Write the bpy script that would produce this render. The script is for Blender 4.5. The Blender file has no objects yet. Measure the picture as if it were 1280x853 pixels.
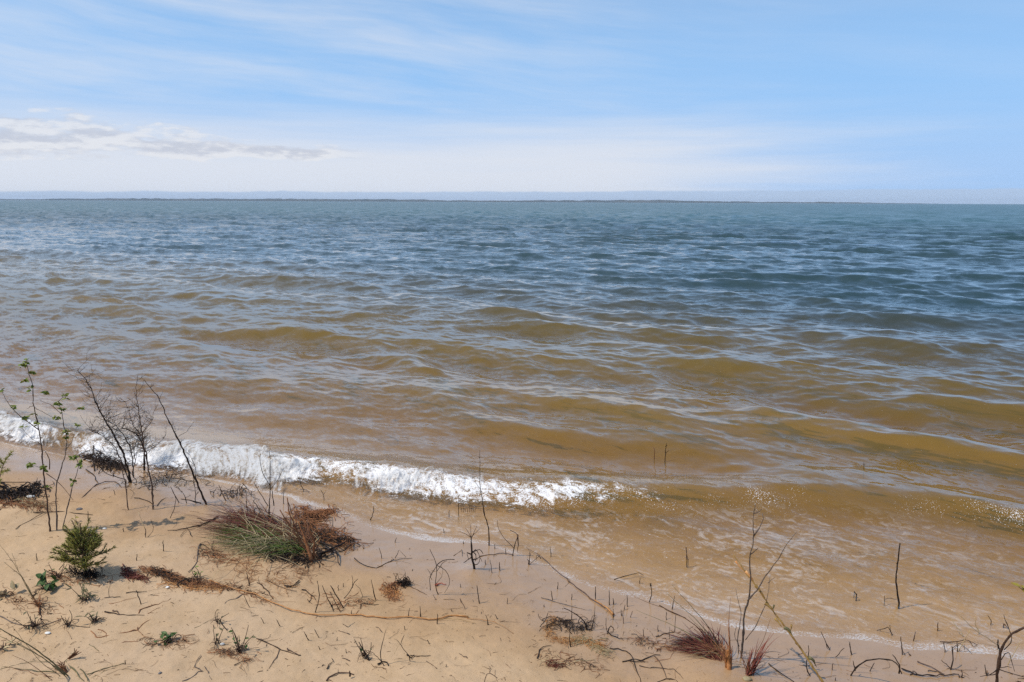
import bpy, math, random
import numpy as np
from mathutils import Matrix, Vector

# ------------------------------------------------------------------ camera
W0, H0, F = 1280.0, 853.0, 985.0          # photograph size, focal length in its pixels
CAMZ = 2.2
PITCH, ROLL = math.radians(10.02), math.radians(0.23)
fw = np.array([0, math.cos(PITCH), -math.sin(PITCH)])
rt0 = np.array([1.0, 0, 0]); up0 = np.cross(rt0, fw)
rt = rt0 * math.cos(ROLL) + up0 * math.sin(ROLL)
up = -rt0 * math.sin(ROLL) + up0 * math.cos(ROLL)
CAM = np.array([0, 0, CAMZ])

scene = bpy.context.scene
col = scene.collection
cd = bpy.data.cameras.new('camera'); cam = bpy.data.objects.new('camera', cd); col.objects.link(cam)
cd.sensor_width = 36; cd.lens = 36 * F / W0; cd.clip_start = 0.05; cd.clip_end = 40000
cam.matrix_world = Matrix(((rt[0], up[0], -fw[0], 0), (rt[1], up[1], -fw[1], 0), (rt[2], up[2], -fw[2], CAMZ), (0, 0, 0, 1)))
scene.camera = cam

# ------------------------------------------------------------------ light, sky, exposure
SUN_EL, SUN_AZ = math.radians(56), math.atan2(-0.95, -0.31)   # azimuth measured from +y towards +x
sd = np.array([math.sin(SUN_AZ) * math.cos(SUN_EL), math.cos(SUN_AZ) * math.cos(SUN_EL), math.sin(SUN_EL)])
ld = bpy.data.lights.new('sun', 'SUN'); ld.energy = 3.6; ld.angle = math.radians(0.55); ld.color = (1.0, 0.95, 0.87)
sun = bpy.data.objects.new('sun', ld); col.objects.link(sun)
sun.rotation_euler = Vector(sd).to_track_quat('Z', 'Y').to_euler(); sun.location = (-20, -8, 30)
scene.view_settings.view_transform = 'Standard'; scene.view_settings.look = 'None'
scene.view_settings.exposure = 0.0; scene.view_settings.gamma = 1.0
scene.render.engine = 'CYCLES'
scene.cycles.max_bounces = 8; scene.cycles.transparent_max_bounces = 16
scene.cycles.diffuse_bounces = 3; scene.cycles.glossy_bounces = 3
scene.cycles.sample_clamp_indirect = 6; scene.cycles.use_denoising = False
scene.cycles.caustics_reflective = False; scene.cycles.caustics_refractive = False


class NT:
    """small helper for writing node trees"""
    def __init__(s, tree):
        s.t = tree; s.n = tree.nodes; s.l = tree.links
    def node(s, kind, **kw):
        n = s.n.new(kind)
        for k, v in kw.items(): setattr(n, k, v)
        return n
    def put(s, sock, v):
        if isinstance(v, bpy.types.NodeSocket): s.l.new(v, sock)
        elif v is not None: sock.default_value = v
    def m(s, op, a, b=None, c=None, clamp=False):
        n = s.node('ShaderNodeMath', operation=op, use_clamp=clamp)
        for i, v in enumerate((a, b, c)):
            if v is not None: s.put(n.inputs[i], v)
        return n.outputs[0]
    def v(s, op, a, b=None, scale=None):
        n = s.node('ShaderNodeVectorMath', operation=op)
        s.put(n.inputs[0], a)
        if b is not None: s.put(n.inputs[1], b)
        if scale is not None: s.put(n.inputs['Scale'], scale)
        return n.outputs[1] if op in ('LENGTH', 'DOT_PRODUCT') else n.outputs[0]
    def xyz(s, v):
        n = s.node('ShaderNodeSeparateXYZ'); s.put(n.inputs[0], v); return n.outputs
    def vec(s, x, y, z=0.0):
        n = s.node('ShaderNodeCombineXYZ')
        for i, q in enumerate((x, y, z)): s.put(n.inputs[i], q)
        return n.outputs[0]
    def noise(s, vec, scale, detail=3, rough=0.5, dist=0.0):
        n = s.node('ShaderNodeTexNoise'); s.put(n.inputs['Vector'], vec)
        n.inputs['Scale'].default_value = scale; n.inputs['Detail'].default_value = detail
        n.inputs['Roughness'].default_value = rough; n.inputs['Distortion'].default_value = dist
        return n.outputs
    def ss(s, x, a, b, lo=0.0, hi=1.0):
        n = s.node('ShaderNodeMapRange', interpolation_type='SMOOTHSTEP')
        s.put(n.inputs[0], x)
        n.inputs[1].default_value = a; n.inputs[2].default_value = b
        n.inputs[3].default_value = lo; n.inputs[4].default_value = hi
        return n.outputs[0]
    def mix(s, f, a, b, mode='MIX'):
        n = s.node('ShaderNodeMix', data_type='RGBA', blend_type=mode)
        s.put(n.inputs[0], f)
        for sock, q in ((n.inputs[6], a), (n.inputs[7], b)):
            if isinstance(q, tuple): q = (*q, 1.0)[:4]
            s.put(sock, q)
        return n.outputs[2]
    def attr(s, name):
        return s.node('ShaderNodeAttribute', attribute_name=name).outputs['Fac']
    def mixsh(s, f, a, b):
        n = s.node('ShaderNodeMixShader'); s.put(n.inputs[0], f); s.l.new(a, n.inputs[1]); s.l.new(b, n.inputs[2])
        return n.outputs[0]


world = bpy.data.worlds.new('World'); scene.world = world; world.use_nodes = True
wt = NT(world.node_tree); wt.n.clear()
SKY_K = 0.1
sky = wt.node('ShaderNodeTexSky', sky_type='NISHITA', sun_disc=False)
sky.sun_elevation = SUN_EL; sky.sun_rotation = SUN_AZ; sky.altitude = 100; sky.air_density = 1.0; sky.dust_density = 0.6; sky.ozone_density = 1.6
dirv = wt.node('ShaderNodeTexCoord').outputs['Generated']
dx, dy, dz = wt.xyz(dirv)
az = wt.m('MULTIPLY', wt.m('ARCTAN2', dx, dy), 57.2958)          # degrees right of the view axis
el = wt.m('MULTIPLY', wt.m('ARCSINE', dz), 57.2958)              # degrees above the horizon
# high thin cirrus veil, drawn out in streaks that sink to the right
warp = wt.noise(wt.vec(wt.m('MULTIPLY', az, .03), wt.m('MULTIPLY', el, .09)), 1.0, 3)[0]
ty = wt.m('ADD', wt.m('ADD', el, wt.m('MULTIPLY', az, .10)), wt.m('MULTIPLY', warp, 5.0))
c1 = wt.noise(wt.vec(wt.m('MULTIPLY', az, .035), wt.m('MULTIPLY', ty, .30)), 1.0, 6, .58)[0]
c2 = wt.noise(wt.vec(wt.m('MULTIPLY', az, .10), wt.m('MULTIPLY', ty, 1.3), 7.3), 1.0, 6, .65)[0]
streak = wt.ss(wt.m('ADD', wt.m('MULTIPLY', c1, .80), wt.m('MULTIPLY', c2, .20)), .34, .74)
left = wt.ss(az, -15.0, 26.0, 1.0, .22)
veil = wt.m('MULTIPLY', streak, left)
veil = wt.m('MULTIPLY', veil, .64)
# pale sheet of cloud lower down, thinning out to the right
c3 = wt.noise(wt.vec(wt.m('MULTIPLY', az, .05), wt.m('MULTIPLY', el, .75), 3.1), 1.0, 5, .6)[0]
lowb = wt.m('MULTIPLY', wt.ss(wt.m('ADD', el, wt.m('MULTIPLY', c3, 4.0)), 4.0, 10.5, 1.0, 0.0),
            wt.ss(wt.m('ADD', az, wt.m('MULTIPLY', c3, 22.0)), 16.0, 42.0, 1.0, .22))
lowb = wt.m('MULTIPLY', lowb, .92)
cov = wt.m('MAXIMUM', veil, lowb)
skyc = sky.outputs[0]
hs = wt.node('ShaderNodeHueSaturation'); hs.inputs['Saturation'].default_value = 1.12; hs.inputs['Value'].default_value = 1.45
wt.l.new(skyc, hs.inputs['Color']); skyc = wt.mix(wt.ss(el, 0.0, 22.0, 1.0, .25), hs.outputs[0], (2.9, 5.5, 9.5))
base = wt.mix(cov, skyc, (7.7, 8.0, 8.65))
# distant blue-grey bank right on the horizon with a sharp ragged top
rag = wt.noise(wt.vec(wt.m('MULTIPLY', az, .35), 0.0, 1.7), 1.0, 5, .6)[0]
topel = wt.m('ADD', wt.m('ADD', .72, wt.m('MULTIPLY', az, .006)), wt.m('MULTIPLY', wt.m('SUBTRACT', rag, .5), .30))
bank = wt.m('MULTIPLY', wt.ss(wt.m('SUBTRACT', topel, el), -.07, .08), .9)
base = wt.mix(bank, base, (4.55, 5.85, 7.9))
# flat-bottomed cumulus low on the left
cvec = wt.vec(wt.m('MULTIPLY', az, .30), wt.m('MULTIPLY', el, 1.15), 9.0)
cu = wt.noise(cvec, 1.0, 7, .62)[0]
cen = wt.m('ADD', 3.75, wt.m('MULTIPLY', wt.m('ADD', az, 33.0), -.028))
thick = wt.ss(az, -33.0, -12.0, 1.30, .40)
offc = wt.m('DIVIDE', wt.m('SUBTRACT', el, cen), thick)
offc = wt.m('MULTIPLY', wt.m('ABSOLUTE', offc), wt.ss(offc, -.3, .3, 1.35, 1.0))
cm = wt.m('SUBTRACT', wt.m('MULTIPLY', cu, 2.9), wt.m('ADD', wt.m('MULTIPLY', offc, .56), .66))
cm = wt.m('MULTIPLY', wt.ss(cm, .0, .50), wt.m('MULTIPLY', wt.ss(az, -14.0, -9.0, 1.0, 0.0), .68))
shade = wt.noise(wt.v('ADD', cvec, (.06, -.35, 0)), 1.0, 6, .6)[0]
ccol = wt.mix(wt.ss(wt.m('SUBTRACT', cu, shade), -.12, .10), (5.4, 5.7, 6.6), (8.3, 8.35, 8.6))
base = wt.mix(cm, base, ccol)
bg = wt.node('ShaderNodeBackground'); wt.l.new(base, bg.inputs[0]); bg.inputs[1].default_value = SKY_K
wt.l.new(bg.outputs[0], wt.node('ShaderNodeOutputWorld').inputs[0])

# ------------------------------------------------------------------ numeric helpers
rng = random.Random(11)
nr = np.random.default_rng(5)


def vnoise(x, y, z, seed=0):
    """smooth 3-D value noise in [-1, 1]"""
    x, y, z = np.broadcast_arrays(np.asarray(x, np.float64), np.asarray(y, np.float64), np.asarray(z, np.float64))
    xi, yi, zi = np.floor(x).astype(np.int64), np.floor(y).astype(np.int64), np.floor(z).astype(np.int64)
    fx, fy, fz = x - xi, y - yi, z - zi
    fx, fy, fz = fx * fx * (3 - 2 * fx), fy * fy * (3 - 2 * fy), fz * fz * (3 - 2 * fz)
    def h(a, b, c):
        n = (a * 73856093) ^ (b * 19349663) ^ (c * 83492791) ^ (seed * 2654435761)
        n = (n ^ (n >> 13)) * 1274126177 & 0x7fffffff
        n = (n ^ (n >> 15)) * 668265263 & 0x7fffffff
        return (n & 0xffff) / 32767.5 - 1
    r = 0
    for i in (0, 1):
        for j in (0, 1):
            for k in (0, 1):
                r = r + h(xi + i, yi + j, zi + k) * np.where(i, fx, 1 - fx) * np.where(j, fy, 1 - fy) * np.where(k, fz, 1 - fz)
    return r


def fbm(x, y, z=0.0, octs=4, seed=0, gain=.5):
    r, a = 0, 1.0
    for o in range(octs):
        r = r + a * vnoise(x * 2 ** o, y * 2 ** o, z * 2 ** o + 0.37 * o, seed + o); a *= gain
    return r


def ray(px, py):
    u, v = (px - W0 / 2) / F, (H0 / 2 - py) / F
    return fw + rt * u + up * v


def hit(px, py, z=0.0):
    d = ray(px, py); t = (z - CAMZ) / d[2]
    return CAM + d * t


def smooth_curve(pts, step=.05, sig=.22):
    """y(x) through pts, extended in a straight line both ways, softened"""
    pts = sorted(pts); xs = np.array([p[0] for p in pts]); ys = np.array([p[1] for p in pts])
    g = np.arange(-40, 40, step)
    y = np.interp(g, xs, ys)
    y = np.where(g < xs[0], ys[0] - .50 * (g - xs[0]), y); y = np.where(g > xs[-1], ys[-1] - .42 * (g - xs[-1]), y)
    k = np.arange(-4 * sig, 4 * sig + step / 2, step); k = np.exp(-k * k / (2 * sig * sig)); k /= k.sum()
    y = np.convolve(np.pad(y, len(k) // 2, mode='edge'), k, mode='valid')[:len(g)]
    return lambda x: np.interp(x, g, y)


SHORE = smooth_curve([tuple(hit(*p)[:2]) for p in ((-160, 520), (0, 552), (100, 570), (200, 588), (300, 608), (380, 628), (430, 645),
        (480, 667), (540, 679), (600, 679), (645, 690), (700, 723), (760, 737), (820, 752), (880, 776), (960, 790), (1100, 805), (1180, 816), (1280, 822))], sig=.10)
CREST = smooth_curve([tuple(hit(px, py, .115)[:2]) for px, py in ((-160, 490), (0, 520), (100, 542), (200, 557), (300, 566), (400, 574),
        (480, 584), (560, 596), (640, 606), (720, 606), (820, 606), (920, 602), (1020, 600), (1120, 606), (1220, 622), (1300, 645))], sig=.20)
MOUNDS = [(hit(345, 690, .1), .30, .05), (hit(165, 612, .1), .35, .05), (hit(905, 830, .1), .25, .03), (hit(100, 716, .1), .2, .03),
          (hit(250, 732, .1), .22, .02), (hit(590, 700, .1), .12, .02), (hit(20, 640, .1), .35, .05)]


def offshore(x, y):
    return (y - SHORE(x)) * .89        # metres towards the lake from the edge of the wash


def H(x, y):
    s = offshore(x, y)
    land = np.where(s < 0, 1.0, 0.0); si = np.maximum(-s, 0); so = np.maximum(s, 0)
    z = .36 * (1 - np.exp(-si * .19)) - np.minimum(so, 2.2) * .075 - np.clip(so - 2.2, 0, 25) * .05 - np.clip(so - 27, 0, 60) * .01
    z = z + (vnoise(x * .7, y * .7, 1.0) * .016 + vnoise(x * 2.1, y * 2.1, 2.0) * .006) * np.clip(si * 1.6, 0, 1)
    for c, r, hgt in MOUNDS:
        z = z + hgt * np.exp(-((x - c[0]) ** 2 + (y - c[1]) ** 2) / (2 * (r * .6) ** 2)) * land
    return z


_gx, _gy = np.arange(-14, 14, .02), np.arange(-1, 18, .02)
_HT = H(*np.meshgrid(_gx, _gy, indexing='ij'))


def HF(x, y):
    """ground height read from a table"""
    u, v = (x + 14) / .02, (y + 1) / .02; i, j = int(u), int(v)
    if not (0 <= i < len(_gx) - 1 and 0 <= j < len(_gy) - 1): return float(H(x, y))
    u -= i; v -= j
    return float((_HT[i, j] * (1 - u) + _HT[i + 1, j] * u) * (1 - v) + (_HT[i, j + 1] * (1 - u) + _HT[i + 1, j + 1] * u) * v)


def P(px, py):
    """the point of the beach (or of the water surface) seen at a pixel of the photograph"""
    d = ray(px, py); t = CAMZ / -d[2]
    for _ in range(30):
        p = CAM + d * t
        dt = (max(HF(p[0], p[1]), 0.0) - CAMZ) / d[2] - t
        t += .8 * dt
        if abs(dt) < 1e-4: break
    return CAM + d * t


def V(px, py, base, delta=0.0):
    """a point above the ground, in the upright plane through base that faces the camera, moved back by delta"""
    n = np.array([base[0], base[1], 0.0]); n /= np.linalg.norm(n)
    d = ray(px, py)
    t = (np.dot(base - CAM, n) + delta) / np.dot(d, n)
    return CAM + d * t


def psize(base):
    return np.linalg.norm(base - CAM) / F      # metres per photograph pixel there


# ------------------------------------------------------------------ mesh building
class MB:
    def __init__(s): s.v = []; s.f = []; s.n = 0
    def add(s, v, f):
        v = np.asarray(v, float)
        s.v.append(v); s.f += [tuple(i + s.n for i in q) for q in f]; s.n += len(v)
    def tube(s, pts, r0, r1, sides=6, jit=.12, knots=0.0):
        pts = np.asarray(pts, float); k = len(pts)
        rings = []
        tan = np.gradient(pts, axis=0)
        ref = np.array([.31, .2, .93])
        for i in range(k):
            t = tan[i] / (np.linalg.norm(tan[i]) + 1e-9)
            a = np.cross(t, ref)
            if np.linalg.norm(a) < .15: a = np.cross(t, [1, 0, 0])
            a /= np.linalg.norm(a); b = np.cross(t, a)
            r = r0 + (r1 - r0) * i / (k - 1)
            r *= 1 + rng.uniform(-jit, jit)
            if knots and rng.random() < knots: r *= 1.35
            th = np.arange(sides) * 2 * math.pi / sides
            rings.append(pts[i] + r * (np.outer(np.cos(th), a) + np.outer(np.sin(th), b)))
        v = np.concatenate(rings + [pts[:1], pts[-1:]])
        f = []
        for i in range(k - 1):
            for j in range(sides):
                j2 = (j + 1) % sides
                f.append((i * sides + j, i * sides + j2, (i + 1) * sides + j2, (i + 1) * sides + j))
        for j in range(sides):
            j2 = (j + 1) % sides
            f.append((k * sides, j2, j)); f.append((k * sides + 1, (k - 1) * sides + j, (k - 1) * sides + j2))
        s.add(v, f)
    def blade(s, pts, w, fold=.35, end=.08, start=.7):
        """grass blade: narrow V-folded ribbon with thickness"""
        pts = np.asarray(pts, float); k = len(pts); tan = np.gradient(pts, axis=0); v = []; f = []
        side0 = None
        for i in range(k):
            t = tan[i] / (np.linalg.norm(tan[i]) + 1e-9)
            sd_ = np.cross(t, [0, 0, 1.0])
            if np.linalg.norm(sd_) < .1: sd_ = side0 if side0 is not None else np.array([1.0, 0, 0])
            sd_ = sd_ / np.linalg.norm(sd_); side0 = sd_
            nn = np.cross(sd_, t); q = i / (k - 1)
            ww = w * (start + (1 - start) * min(1, q * 4)) * (1 - q ** 2.2 * (1 - end))
            v += [pts[i] - sd_ * ww, pts[i] - nn * ww * fold, pts[i] + sd_ * ww, pts[i] - nn * ww * (fold + .35)]
        for i in range(k - 1):
            for j in range(4):
                j2 = (j + 1) % 4
                f.append((i * 4 + j, i * 4 + j2, i * 4 + 4 + j2, i * 4 + 4 + j))
        f += [(3, 2, 1, 0), (k * 4 - 4, k * 4 - 3, k * 4 - 2, k * 4 - 1)]
        s.add(v, f)
    def leaf(s, p, d, nrm, L, Wd):
        d = np.asarray(d, float); d /= np.linalg.norm(d)
        sd_ = np.cross(d, nrm); sd_ /= (np.linalg.norm(sd_) + 1e-9); nn = np.cross(sd_, d)
        prof = [(0, .08), (.2, .62), (.45, 1), (.72, .75), (1, .05)]
        v = []
        for q, wq in prof:
            c = p + d * L * q - nn * L * .25 * q * q
            v += [c - sd_ * Wd * wq + nn * Wd * wq * .35, c, c + sd_ * Wd * wq + nn * Wd * wq * .35]
        th = nn * L * .02
        n0 = len(v); v = v + [q - th for q in v]; f = []
        for i in range(len(prof) - 1):
            for j in (0, 1):
                a = i * 3 + j
                f.append((a, a + 1, a + 4, a + 3)); f.append((n0 + a + 3, n0 + a + 4, n0 + a + 1, n0 + a))
        s.add(v, f)
    def blob(s, c, r, lump=.2, flat=.7, seed=0, sub=2):
        import bmesh
        bm = bmesh.new(); bmesh.ops.create_icosphere(bm, subdivisions=sub, radius=1)
        v = np.array([q.co[:] for q in bm.verts]); f = [tuple(q.index for q in ff.verts) for ff in bm.faces]; bm.free()
        n = 1 + lump * fbm(v[:, 0] * 1.3 + seed, v[:, 1] * 1.3, v[:, 2] * 1.3, 2, 3)
        v = v * n[:, None] * np.asarray(r) * np.array([1, 1, flat]); s.add(v + np.asarray(c), f)
    def build(s, name, mats, parent=None, origin=None, smooth=True):
        v = np.concatenate(s.v)
        o0 = np.zeros(3) if origin is None else np.asarray(origin, float)
        base = o0.copy()
        me = bpy.data.meshes.new(name); me.from_pydata((v - base).tolist(), [], s.f)
        me.polygons.foreach_set('use_smooth', [smooth] * len(me.polygons)); me.update()
        for m in (mats if isinstance(mats, (list, tuple)) else [mats]): me.materials.append(m)
        o = bpy.data.objects.new(name, me); col.objects.link(o)
        if parent is not None: o.parent = parent
        else: o.location = base
        return o


def grid_mesh(name, verts, quads, mat, attrs=None):
    me = bpy.data.meshes.new(name); nv, nf = len(verts), len(quads)
    me.vertices.add(nv); me.vertices.foreach_set('co', verts.astype(np.float32).ravel())
    me.loops.add(nf * 4); me.loops.foreach_set('vertex_index', quads.astype(np.int32).ravel())
    me.polygons.add(nf); me.polygons.foreach_set('loop_start', np.arange(0, nf * 4, 4, dtype=np.int32))
    me.polygons.foreach_set('use_smooth', np.ones(nf, bool))
    me.update(calc_edges=True)
    for k, a in (attrs or {}).items():
        at = me.attributes.new(k, 'FLOAT', 'POINT'); at.data.foreach_set('value', a.astype(np.float32).ravel())
    me.materials.append(mat)
    o = bpy.data.objects.new(name, me); col.objects.link(o)
    return o


def tag(o, label=None, cat=None, group=None, kind=None):
    for k, v in (('label', label), ('category', cat), ('group', group), ('kind', kind)):
        if v: o[k] = v
    return o


def resample(pts, n, wig=0.0):
    pts = np.asarray(pts, float)
    if len(pts) == 2: pts = np.array([pts[0], (pts[0] + pts[1]) / 2, pts[1]])
    L = np.r_[0, np.cumsum(np.linalg.norm(np.diff(pts, axis=0), axis=1))]; L /= L[-1]
    # Catmull-Rom through the points
    q = np.concatenate([[2 * pts[0] - pts[1]], pts, [2 * pts[-1] - pts[-2]]])
    out = []
    for t in np.linspace(0, 1, n):
        i = min(int(np.searchsorted(L, t, 'right')) - 1, len(pts) - 2); i = max(i, 0)
        u = (t - L[i]) / max(L[i + 1] - L[i], 1e-9)
        p0, p1, p2, p3 = q[i], q[i + 1], q[i + 2], q[i + 3]
        out.append(.5 * (2 * p1 + (p2 - p0) * u + (2 * p0 - 5 * p1 + 4 * p2 - p3) * u * u + (3 * p1 - p0 - 3 * p2 + p3) * u ** 3))
    out = np.array(out)
    if wig:
        total = np.linalg.norm(np.diff(pts, axis=0), axis=1).sum()
        w = nr.normal(0, wig * total, out.shape); w[0] = 0
        w = (w + np.roll(w, 1, 0)) / 2; w[0] = 0; w[-1] *= .3
        out += w
    return out


# ------------------------------------------------------------------ materials
def mat_plain(name, a, b, rough=.8, scale=60, spec=.3, trans=0.0, bump=.0):
    m = bpy.data.materials.new(name); m.use_nodes = True; t = NT(m.node_tree)
    p = t.n['Principled BSDF']
    co = t.node('ShaderNodeTexCoord').outputs['Object']
    rnd = t.node('ShaderNodeObjectInfo').outputs['Random']
    n = t.noise(t.v('ADD', co, t.vec(rnd, rnd, rnd)), scale, 4, .6)[0]
    c = t.mix(t.ss(n, .33, .67), a, b)
    c = t.mix(1.0, c, t.vec(*[t.m('MULTIPLY_ADD', rnd, .5, .75)] * 3), 'MULTIPLY')
    t.l.new(c, p.inputs['Base Color']); p.inputs['Roughness'].default_value = rough
    p.inputs['Specular IOR Level'].default_value = spec
    if bump:
        bn = t.node('ShaderNodeBump'); bn.inputs['Strength'].default_value = bump; bn.inputs['Distance'].default_value = .003
        t.l.new(t.noise(co, scale * 3, 3)[0], bn.inputs['Height']); t.l.new(bn.outputs[0], p.inputs['Normal'])
    if trans:
        tr = t.node('ShaderNodeBsdfTranslucent'); t.l.new(c, tr.inputs[0])
        t.l.new(t.mixsh(trans, p.outputs[0], tr.outputs[0]), t.n['Material Output'].inputs[0])
    return m


M = dict(
    dark=mat_plain('dark_bark', (.020, .013, .009), (.060, .040, .030), .85, 80, .12, bump=.5),
    black=mat_plain('wet_black_wood', (.012, .008, .006), (.034, .022, .017), .75, 80, .15, bump=.5),
    brown=mat_plain('brown_bark', (.055, .03, .02), (.12, .07, .045), .8, 70, bump=.5),
    grey=mat_plain('grey_brown_bark', (.06, .045, .038), (.14, .11, .09), .85, 70, bump=.5),
    orange=mat_plain('orange_root', (.42, .17, .045), (.55, .30, .12), .7, 50),
    stub=mat_plain('splintered_wood', (.20, .075, .02), (.46, .20, .07), .85, 35, bump=.4),
    rust=mat_plain('rusty_root_fibre', (.16, .06, .025), (.30, .13, .05), .8, 60),
    straw=mat_plain('straw', (.36, .26, .12), (.52, .42, .24), .7, 50, trans=.2),
    gold=mat_plain('golden_stalk', (.20, .11, .03), (.36, .23, .07), .8, 40, trans=.15),
    olive=mat_plain('olive_reed', (.11, .10, .045), (.20, .17, .075), .6, 40, trans=.2),
    red=mat_plain('dark_red_grass', (.10, .020, .015), (.23, .062, .035), .65, 50, trans=.15),
    browngrass=mat_plain('brown_grass', (.12, .042, .02), (.27, .12, .05), .7, 50, trans=.2),
    green=mat_plain('green_grass', (.075, .14, .018), (.19, .25, .045), .6, 50, trans=.3),
    leafgreen=mat_plain('young_leaf', (.26, .33, .045), (.38, .42, .09), .55, 60, trans=.4),
    needle=mat_plain('pine_needle', (.25, .27, .05), (.50, .45, .12), .55, 60, trans=.35),
    bud=mat_plain('needle_bud', (.30, .20, .05), (.22, .17, .05), .7, 60),
    leafdark=mat_plain('weed_leaf', (.035, .075, .018), (.10, .16, .035), .5, 60, trans=.3),
    yellowleaf=mat_plain('yellow_leaf', (.36, .28, .03), (.42, .36, .06), .55, 60, trans=.4),
    pale=mat_plain('pale_stone', (.55, .52, .46), (.72, .70, .64), .7, 30, bump=.3),
    slate=mat_plain('grey_stone', (.10, .09, .085), (.17, .15, .14), .7, 30, bump=.3),
    redleaf=mat_plain('red_leaf', (.32, .08, .05), (.42, .14, .08), .6, 60, trans=.2),
)


def sand_material():
    m = bpy.data.materials.new('sand'); m.use_nodes = True; t = NT(m.node_tree); p = t.n['Principled BSDF']
    pos = t.node('ShaderNodeNewGeometry').outputs['Position']
    off = t.attr('off'); hgt = t.xyz(pos)[2]
    big = t.noise(pos, .8, 4, .55)[0]; mid = t.noise(pos, 5, 5, .6)[0]; fine = t.noise(pos, 260, 2, .6)[0]
    grain = t.noise(pos, 900, 1, .5)[0]; specks = t.noise(pos, 120, 2, .5)[0]
    dry = t.mix(t.ss(big, .35, .65), (.53, .345, .182), (.485, .332, .200))
    dry = t.mix(t.m('MULTIPLY', t.ss(mid, .38, .70), .6), dry, (.39, .245, .12))
    dry = t.mix(t.m('MULTIPLY', t.ss(fine, .35, .68), .5), dry, (.56, .40, .25))
    dry = t.mix(t.m('MULTIPLY', t.ss(grain, .55, .75), .45), dry, (.26, .17, .10))
    dry = t.mix(t.m('MULTIPLY', t.ss(specks, .66, .73), .7), dry, (.12, .07, .04))
    wobble = t.noise(pos, 1.7, 4, .6)[0]
    wet = t.ss(t.m('ADD', off, t.m('MULTIPLY', t.m('SUBTRACT', wobble, .5), 1.1)), -1.45, -.55)
    wetcol = t.mix(1.0, dry, (.75, .68, .61), 'MULTIPLY')
    c = t.mix(wet, dry, wetcol)
    ripple = t.noise(t.v('MULTIPLY', pos, (2.2, 5.5, 3)), 3.2, 3, .5, .5)[0]
    under = t.ss(off, -.05, .35)
    c = t.mix(under, c, t.mix(1.0, dry, (1.06, .98, .80), 'MULTIPLY'))
    c = t.mix(t.m('MULTIPLY', under, t.ss(ripple, .35, .7, 0, .5)), c, (.48, .29, .12))
    t.l.new(c, p.inputs['Base Color'])
    sheen = t.ss(t.m('ADD', off, t.m('MULTIPLY', t.m('SUBTRACT', wobble, .5), .9)), -.95, -.35)
    t.put(p.inputs['Roughness'], t.m('MULTIPLY_ADD', sheen, -.78, .95))
    t.put(p.inputs['Specular IOR Level'], t.m('MULTIPLY_ADD', sheen, .70, .15))
    bn = t.node('ShaderNodeBump'); bn.inputs['Distance'].default_value = .012
    t.put(bn.inputs['Strength'], t.m('MULTIPLY_ADD', sheen, -.485, .5))
    hh = t.m('ADD', t.m('MULTIPLY', t.noise(pos, 22, 4, .6)[0], .6), t.m('ADD', t.m('MULTIPLY', fine, .30), t.m('MULTIPLY', grain, .12)))
    t.l.new(hh, bn.inputs['Height']); t.l.new(bn.outputs[0], p.inputs['Normal'])
    return m


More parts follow.
